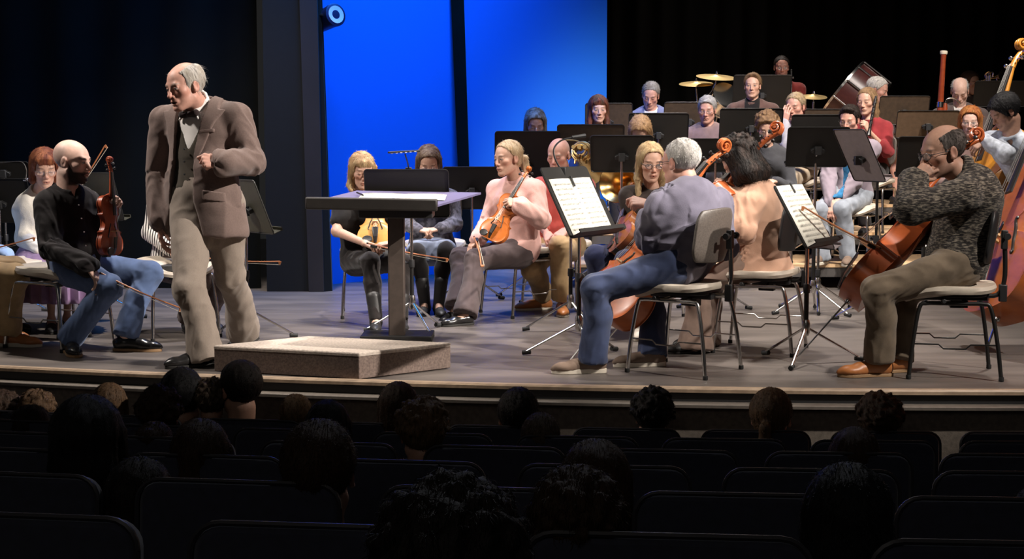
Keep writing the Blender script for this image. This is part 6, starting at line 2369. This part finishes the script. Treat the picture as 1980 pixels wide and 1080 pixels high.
b = W(1362, 300, 15.7)
cymbal_stand('upper bronze cymbal on a bent boom stand left of the young man', W(1385, 148, 15.6), .215, (W(1366, 300, 15.7)[0], 15.7, .8), (.05, -.20, 1), arm=W(1384, 160, 15.62))
cymbal_stand('lower bronze cymbal on a straight stand above the grey-haired man', W(1346, 161, 15.8), .185, (W(1347, 300, 15.8)[0], 15.8, .8), (-.03, -.20, 1))
cymbal_stand('hi-hat pair of cymbals right of the man covering his face', W(1573, 186, 15.6), .145, (W(1570, 300, 15.6)[0], 15.6, .8), (0, -.22, 1), True)
r = thing('drum_rod_stand', 'thin upright chrome stand with blue top beside the dark-red-lit man', 'stand', (W(1529, 300, 15.7)[0], 15.7, .8))
MB().tube([(W(1529, 300, 15.7)[0], 15.7, .82), W(1530, 134, 15.7)], .010, 8).lathe([(.03, 0), (.03, .02)], W(1530, 152, 15.7), (0, 0, 1), 12).build('rod', CHROME, r)
for k in range(3):
    t = k * 2.094
    q = np.array([W(1529, 300, 15.7)[0], 15.7, .8])
    MB().tube([q + np.array([0, 0, .3]), q + np.array([.2 * math.cos(t), .2 * math.sin(t), .01])], .007, 7).build('leg', CHROME, r)


def drum(label, c, ax, R, D, shell, rods=8, base_z=.8, name='drum'):
    c = np.asarray(c, float); ax = nrm(ax)
    r = thing(name, label, 'drum', (c[0], c[1], base_z))
    MB().lathe([(R * .97, -D / 2), (R, -D / 2), (R, D / 2), (R * .97, D / 2)], c, ax, 40).build('shell', shell, r)
    for s in (1, -1):
        MB().lathe([(R * 1.03, s * D / 2 - .015), (R * 1.045, s * D / 2 - .012), (R * 1.045, s * D / 2 + .012), (R * 1.0, s * D / 2 + .014)], c, ax, 40).build('hoop', CHROME, r)
        MB().lathe([(R * .99, s * D / 2 + .002), (R * .5, s * (D / 2 + .004)), (.001, s * (D / 2 + .004))], c, ax, 40).build('drumhead', mat('drumhead', srgb(206, 198, 180), .6), r)
    e = nrm(np.cross(ax, [0.1, 0.2, 1])); g = np.cross(ax, e)
    for k in range(rods):
        t = k * 2 * math.pi / rods
        d = (e * math.cos(t) + g * math.sin(t)) * R * 1.05
        MB().tube([c + d - ax * D / 2, c + d + ax * D / 2], .006 if R < .25 else .009, 7).build('tension_rod', CHROME, r)
    for k in range(3):
        t = k * 2.094 + .3
        MB().tube([c + np.array([.08 * math.cos(t), .08 * math.sin(t), -R * .8]), np.array([c[0] + .28 * math.cos(t), c[1] + .28 * math.sin(t), base_z + .01])], .010, 8).build('leg', CHROME, r)


drum('chrome-shelled drum tilted behind the grey-haired man in mauve', W(1400, 195, 15.5), (.35, -.75, .55), .165, .16, mat('chrome_shell', (.75, .72, .68), .15, 1.0), 8)
drum('large tilted maroon bass drum with chrome rods behind the maroon sweater', W(1656, 190, 15.6), (.74, -.22, -.62), .33, .36, mat('maroon_shell', srgb(84, 44, 42), .35, noise=.2), 10, name='bass_drum')


def trumpet(label, c, d, m):
    c = np.asarray(c, float); d = nrm(d)
    s = nrm(np.cross(d, [0, 0, 1])); u = np.cross(s, d)
    r = thing('trumpet', label, 'trumpet', c)
    MB().lathe([(.062, .02), (.060, .018), (.035, -.02), (.018, -.08), (.010, -.16), (.007, -.30)], c + d * .2, d, 24).build('bell', m, r)
    pts = [c + d * (-.12) + u * .0, c + d * -.14 - u * .04, c + d * -.12 - u * .08, c + d * .10 - u * .08, c + d * .12 - u * .04, c + d * .10]
    MB().tube(smoothpath(pts, 5), .0065, 8).build('tubing', m, r)
    for k in range(3):
        MB().lathe([(.011, -.10), (.012, -.09), (.012, .03), (.004, .035), (.004, .05), (.010, .052), (.010, .056)], c + d * (k - 1) * .028 + s * .012, u, 12).build('valve', m, r)
    pts = smoothpath([c + u * .01 - d * .05, c + u * .05 - d * .06, c + u * .075, c + u * .05 + d * .06, c + u * .01 + d * .05], 5)
    MB().tube(pts, .010, 8).build('tuning_slide', m, r)


trumpet('brass trumpet held up behind the stand at the far right', W(1913, 152, 15.5), (.35, -.9, .1), mat('bright_brass', (.8, .62, .4), rough=.25, metal=1.0))
# ================================================================ the audience
SEATC = mat('seat_velvet', srgb(34, 36, 54), rough=.85, noise=.3, nscale=40, sheen=.6)
SEATF = mat('seat_frame', srgb(40, 38, 42), rough=.4, spec=.5)
ROWY = lambda r, X: 6.42 - .83 * (r - 1) + .020 * (X - 2.6) ** 2
ROWTOP = lambda r: -.085 + .130 * (r - 1)


def make_seat():
    r = thing('theatre_seat', 'x', 'seat', (0, 0, 0), 'theatre seats')
    mb = MB()
    mb.prism([(a, b) for a, b in rrect(.485, .56, .05)], (0, .0, -.28), (1, 0, 0), (0, .10, .995), (0, 1, -.1), .05)
    mb.build('backrest', SEATC, r, bev=.012)
    mb = MB()
    pl = [np.array([a, .001 + (b) * .10, -.28 + b]) for a, b in rrect(.492, .567, .055)]
    mb.tube(pl + [pl[0]], .006, 6, cap=False)
    mb.build('back_piping', SEATF, r)
    MB().box((0, .26, -.45), (.23, .20, .05)).build('seat_cushion', SEATC, r, bev=.02)
    MB().box((0, .06, -.66), (.03, .06, .20)).build('pedestal', SEATF, r, bev=.01)
    MB().box((.27, .17, -.22), (.024, .18, .018)).box((.27, .20, -.50), (.02, .10, .27)).build('armrest', SEATF, r, bev=.008)
    return r


PROTO = make_seat()
ordn = ['front', 'second', 'third', 'fourth', 'fifth', 'sixth', 'seventh']
SEATPOS = {}
first = True
for rI in range(1, 8):
    half = {1: 3.0, 2: 2.7, 3: 2.4, 4: 2.0, 5: 1.6, 6: 1.25, 7: .95}[rI]
    x = .522 - (.585 / 2 if rI % 2 == 0 else 0) - .585 * 8 + (.03 if rI % 2 == 0 else 0)
    lst = []
    while x < half + .4:
        if abs(x) < half:
            lst.append(x)
        x += .585
    for i, X in enumerate(lst):
        s = PROTO if first else dup_tree(PROTO)
        first = False
        Y = ROWY(rI, X)
        s.location = (X, Y, ROWTOP(rI))
        s.rotation_euler = (0, 0, math.atan(.04 * (X - 2.6)))
        n_ = len(lst)
        where = 'leftmost' if i == 0 else 'rightmost' if i == n_ - 1 else {1: 'second', 2: 'third', 3: 'fourth', 4: 'fifth', 5: 'sixth', 6: 'seventh', 7: 'eighth', 8: 'ninth', 9: 'tenth', 10: 'eleventh'}[i] + ' from the left'
        s['label'] = 'dark theatre seat, %s in the %s row of the hall' % (where, ordn[rI - 1])

# heads: centre px, width px, row, hair style, colour, label
AUD = [
    (213, 785, 70, 1, 'long', 'lightbrown', 'hall spectator with long light brown hair left of the curly head', 0),
    (352, 770, 86, 1, 'short', 'black', 'very dark-haired tall spectator left of the head before the podium', 10),
    (463, 752, 80, 1, 'crop', 'dark', 'tall short-haired spectator whose head overlaps the podium corner', 38),
    (409, 777, 48, 1, 'curly', 'greybrown', 'spectator whose hair peeks out left of the tall short-haired head', 0),
    (573, 806, 54, 1, 'crop', 'sandy', 'small sandy head low behind the front seats below the podium', 0),
    (771, 792, 84, 1, 'bob', 'brown', 'brown-bobbed spectator below the right podium corner', 0),
    (310, 806, 86, 2, 'curly', 'brown', 'curly brown head in the second row left of the podium', 0),
    (635, 832, 92, 2, 'bob', 'black', 'black-haired spectator in the dark below the podium front', 0),
    (815, 838, 102, 3, 'curly', 'sandy', 'spectator with fluffy sandy hair lit from above', 12),
    (1002, 806, 82, 1, 'short', 'dark', 'dark-haired spectator in the front row left of the centre', 0),
    (1045, 852, 78, 2, 'crop', 'greybrown', 'close-cropped grey-brown head in the second row', 0),
    (1262, 806, 82, 1, 'curly', 'dark', 'curly dark head below the white-haired cellist', 0),
    (1492, 808, 84, 1, 'tail', 'lightbrown', 'spectator with a light brown ponytail in the front row', -20),
    (1700, 818, 88, 1, 'curly', 'brown', 'rounded brown head in the front row at the right', -10),
    (1652, 892, 104, 3, 'bob', 'brown', 'smooth brown head leaning left of the front row curls', -10),
    (1150, 945, 150, 5, 'long', 'brown', 'long-haired spectator centre right with a lit parting', 0),
    (780, 958, 100, 4, 'crop', 'auburn', 'low auburn head sunk behind a seat back', 0),
    (390, 888, 122, 4, 'bob', 'brown', 'brown-haired spectator in the fourth row at the left', 0),
    (618, 915, 150, 5, 'crop', 'brown', 'big round head with a fuzzy outline left of the centre', 0),
    (272, 972, 138, 5, 'bob', 'dark', 'dark head low in the left foreground', 0),
    (300, 868, 58, 3, 'bun', 'brown', 'small head with a pointed bun beside the curly brown head', 0),
    (172, 860, 150, 4, 'veil', 'black', 'dark long-haired spectator at the far left', 0),
    (62, 838, 86, 2, 'bob', 'dark', 'dark bobbed head near the left picture edge', 0),
    (12, 800, 62, 1, 'curly', 'brown', 'curly head cut off by the left picture edge', 0),
    (74, 800, 58, 1, 'curly', 'lightbrown', 'light brown curly head in the front row at the far left', 0),
    (1112, 1030, 176, 6, 'curly', 'brown', 'fuzzy brown head in the near foreground right of the centre', 0),
    (1635, 1010, 180, 6, 'veil', 'black', 'black-haired spectator in the near right foreground', 0),
    (872, 1130, 300, 7, 'curly', 'dark', 'nearest fuzzy head at the bottom edge of the picture', 0),
    (1992, 938, 84, 3, 'bob', 'dark', 'dark head cut off by the right picture edge', 0),
    (2010, 1030, 130, 5, 'short', 'dark', 'second dark head at the lower right picture corner', 0),
]
for i, (hx, hy, wd, row, style, hc, label, yw) in enumerate(AUD):
    kid = wd < 62
    real = .205 if style in ('curly',) else .195 if style in ('bob', 'long', 'veil') else .178
    if kid: real *= .85
    Y = ROWY(row, 0) + .12
    for _ in range(3):
        q = W(hx, hy, Y)
        Y = ROWY(row, q[0]) + .14
    hsz = wd * Y / F_PX / real
    hd = W(hx, hy, Y)
    yaw = 180 + yw
    c7 = hd - np.array([0, 0, .165 * hsz]) - dirv(180) * .02
    pel = c7 + np.array([0, .10, -.50])
    f2 = style in ('bob', 'long', 'veil', 'tail', 'bun')
    dk = 9 if row >= 5 else 8
    o = dict(label=label, group=None, S=1.0 if not kid else .8, fem=f2, h=.014, hh=.010, hhair=.0065 if row < 5 else .006, yaw=180, pel=pel, c7=c7, head=hd, hs=max(.8, min(1.25, hsz)), hyaw=yaw, hpitch=0, floor=pel[2] - .57, legs=False, hands=False,
             hair=style, hcol=tuple(c * .5 for c in HAIR_COL[hc]), ho=dict(thick=.014 if style != 'curly' else .020, seed=i, wisps=900 if row < 4 else 2500, wl=.010 if style == 'curly' else .007, ww=.8 if row < 4 else .5, len={'bob': -.09, 'long': -.16, 'veil': -.2}.get(style, 0)),  # hair colours halved, the dark of the hall put into them
             skin=SKINS['tan'], quiet=True,
             clothes=[top('top', cloth(['dark_audience_top', 'navy_audience_top', 'brown_audience_top'][i % 3], [(40, 38, 40), (36, 40, 56), (58, 48, 42)][i % 3]), .016, amp=.004, h=.014)])
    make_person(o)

# repeats of one kind share a group
AUDL = set(a[6] for a in AUD)
KIN = dict(orchestra_chair='orchestra chairs', music_stand='music stands', violin='violins', viola='violas', cello='cellos', double_bass='double basses', violin_bow='violin bows', sheet_music='sheet music on the stands', cymbal_stand='cymbals of the percussion',
           french_horn='french horns', stand_lamp='lamps on music stands')
for ob in list(C.objects):
    if ob.parent is None and ob.get('label') and not ob.get('group'):
        k = ob.name.split('.')[0]
        if k == 'person':
            ob['group'] = 'spectators in the dark hall' if ob['label'] in AUDL else 'people on the stage'
        elif k in KIN:
            ob['group'] = KIN[k]
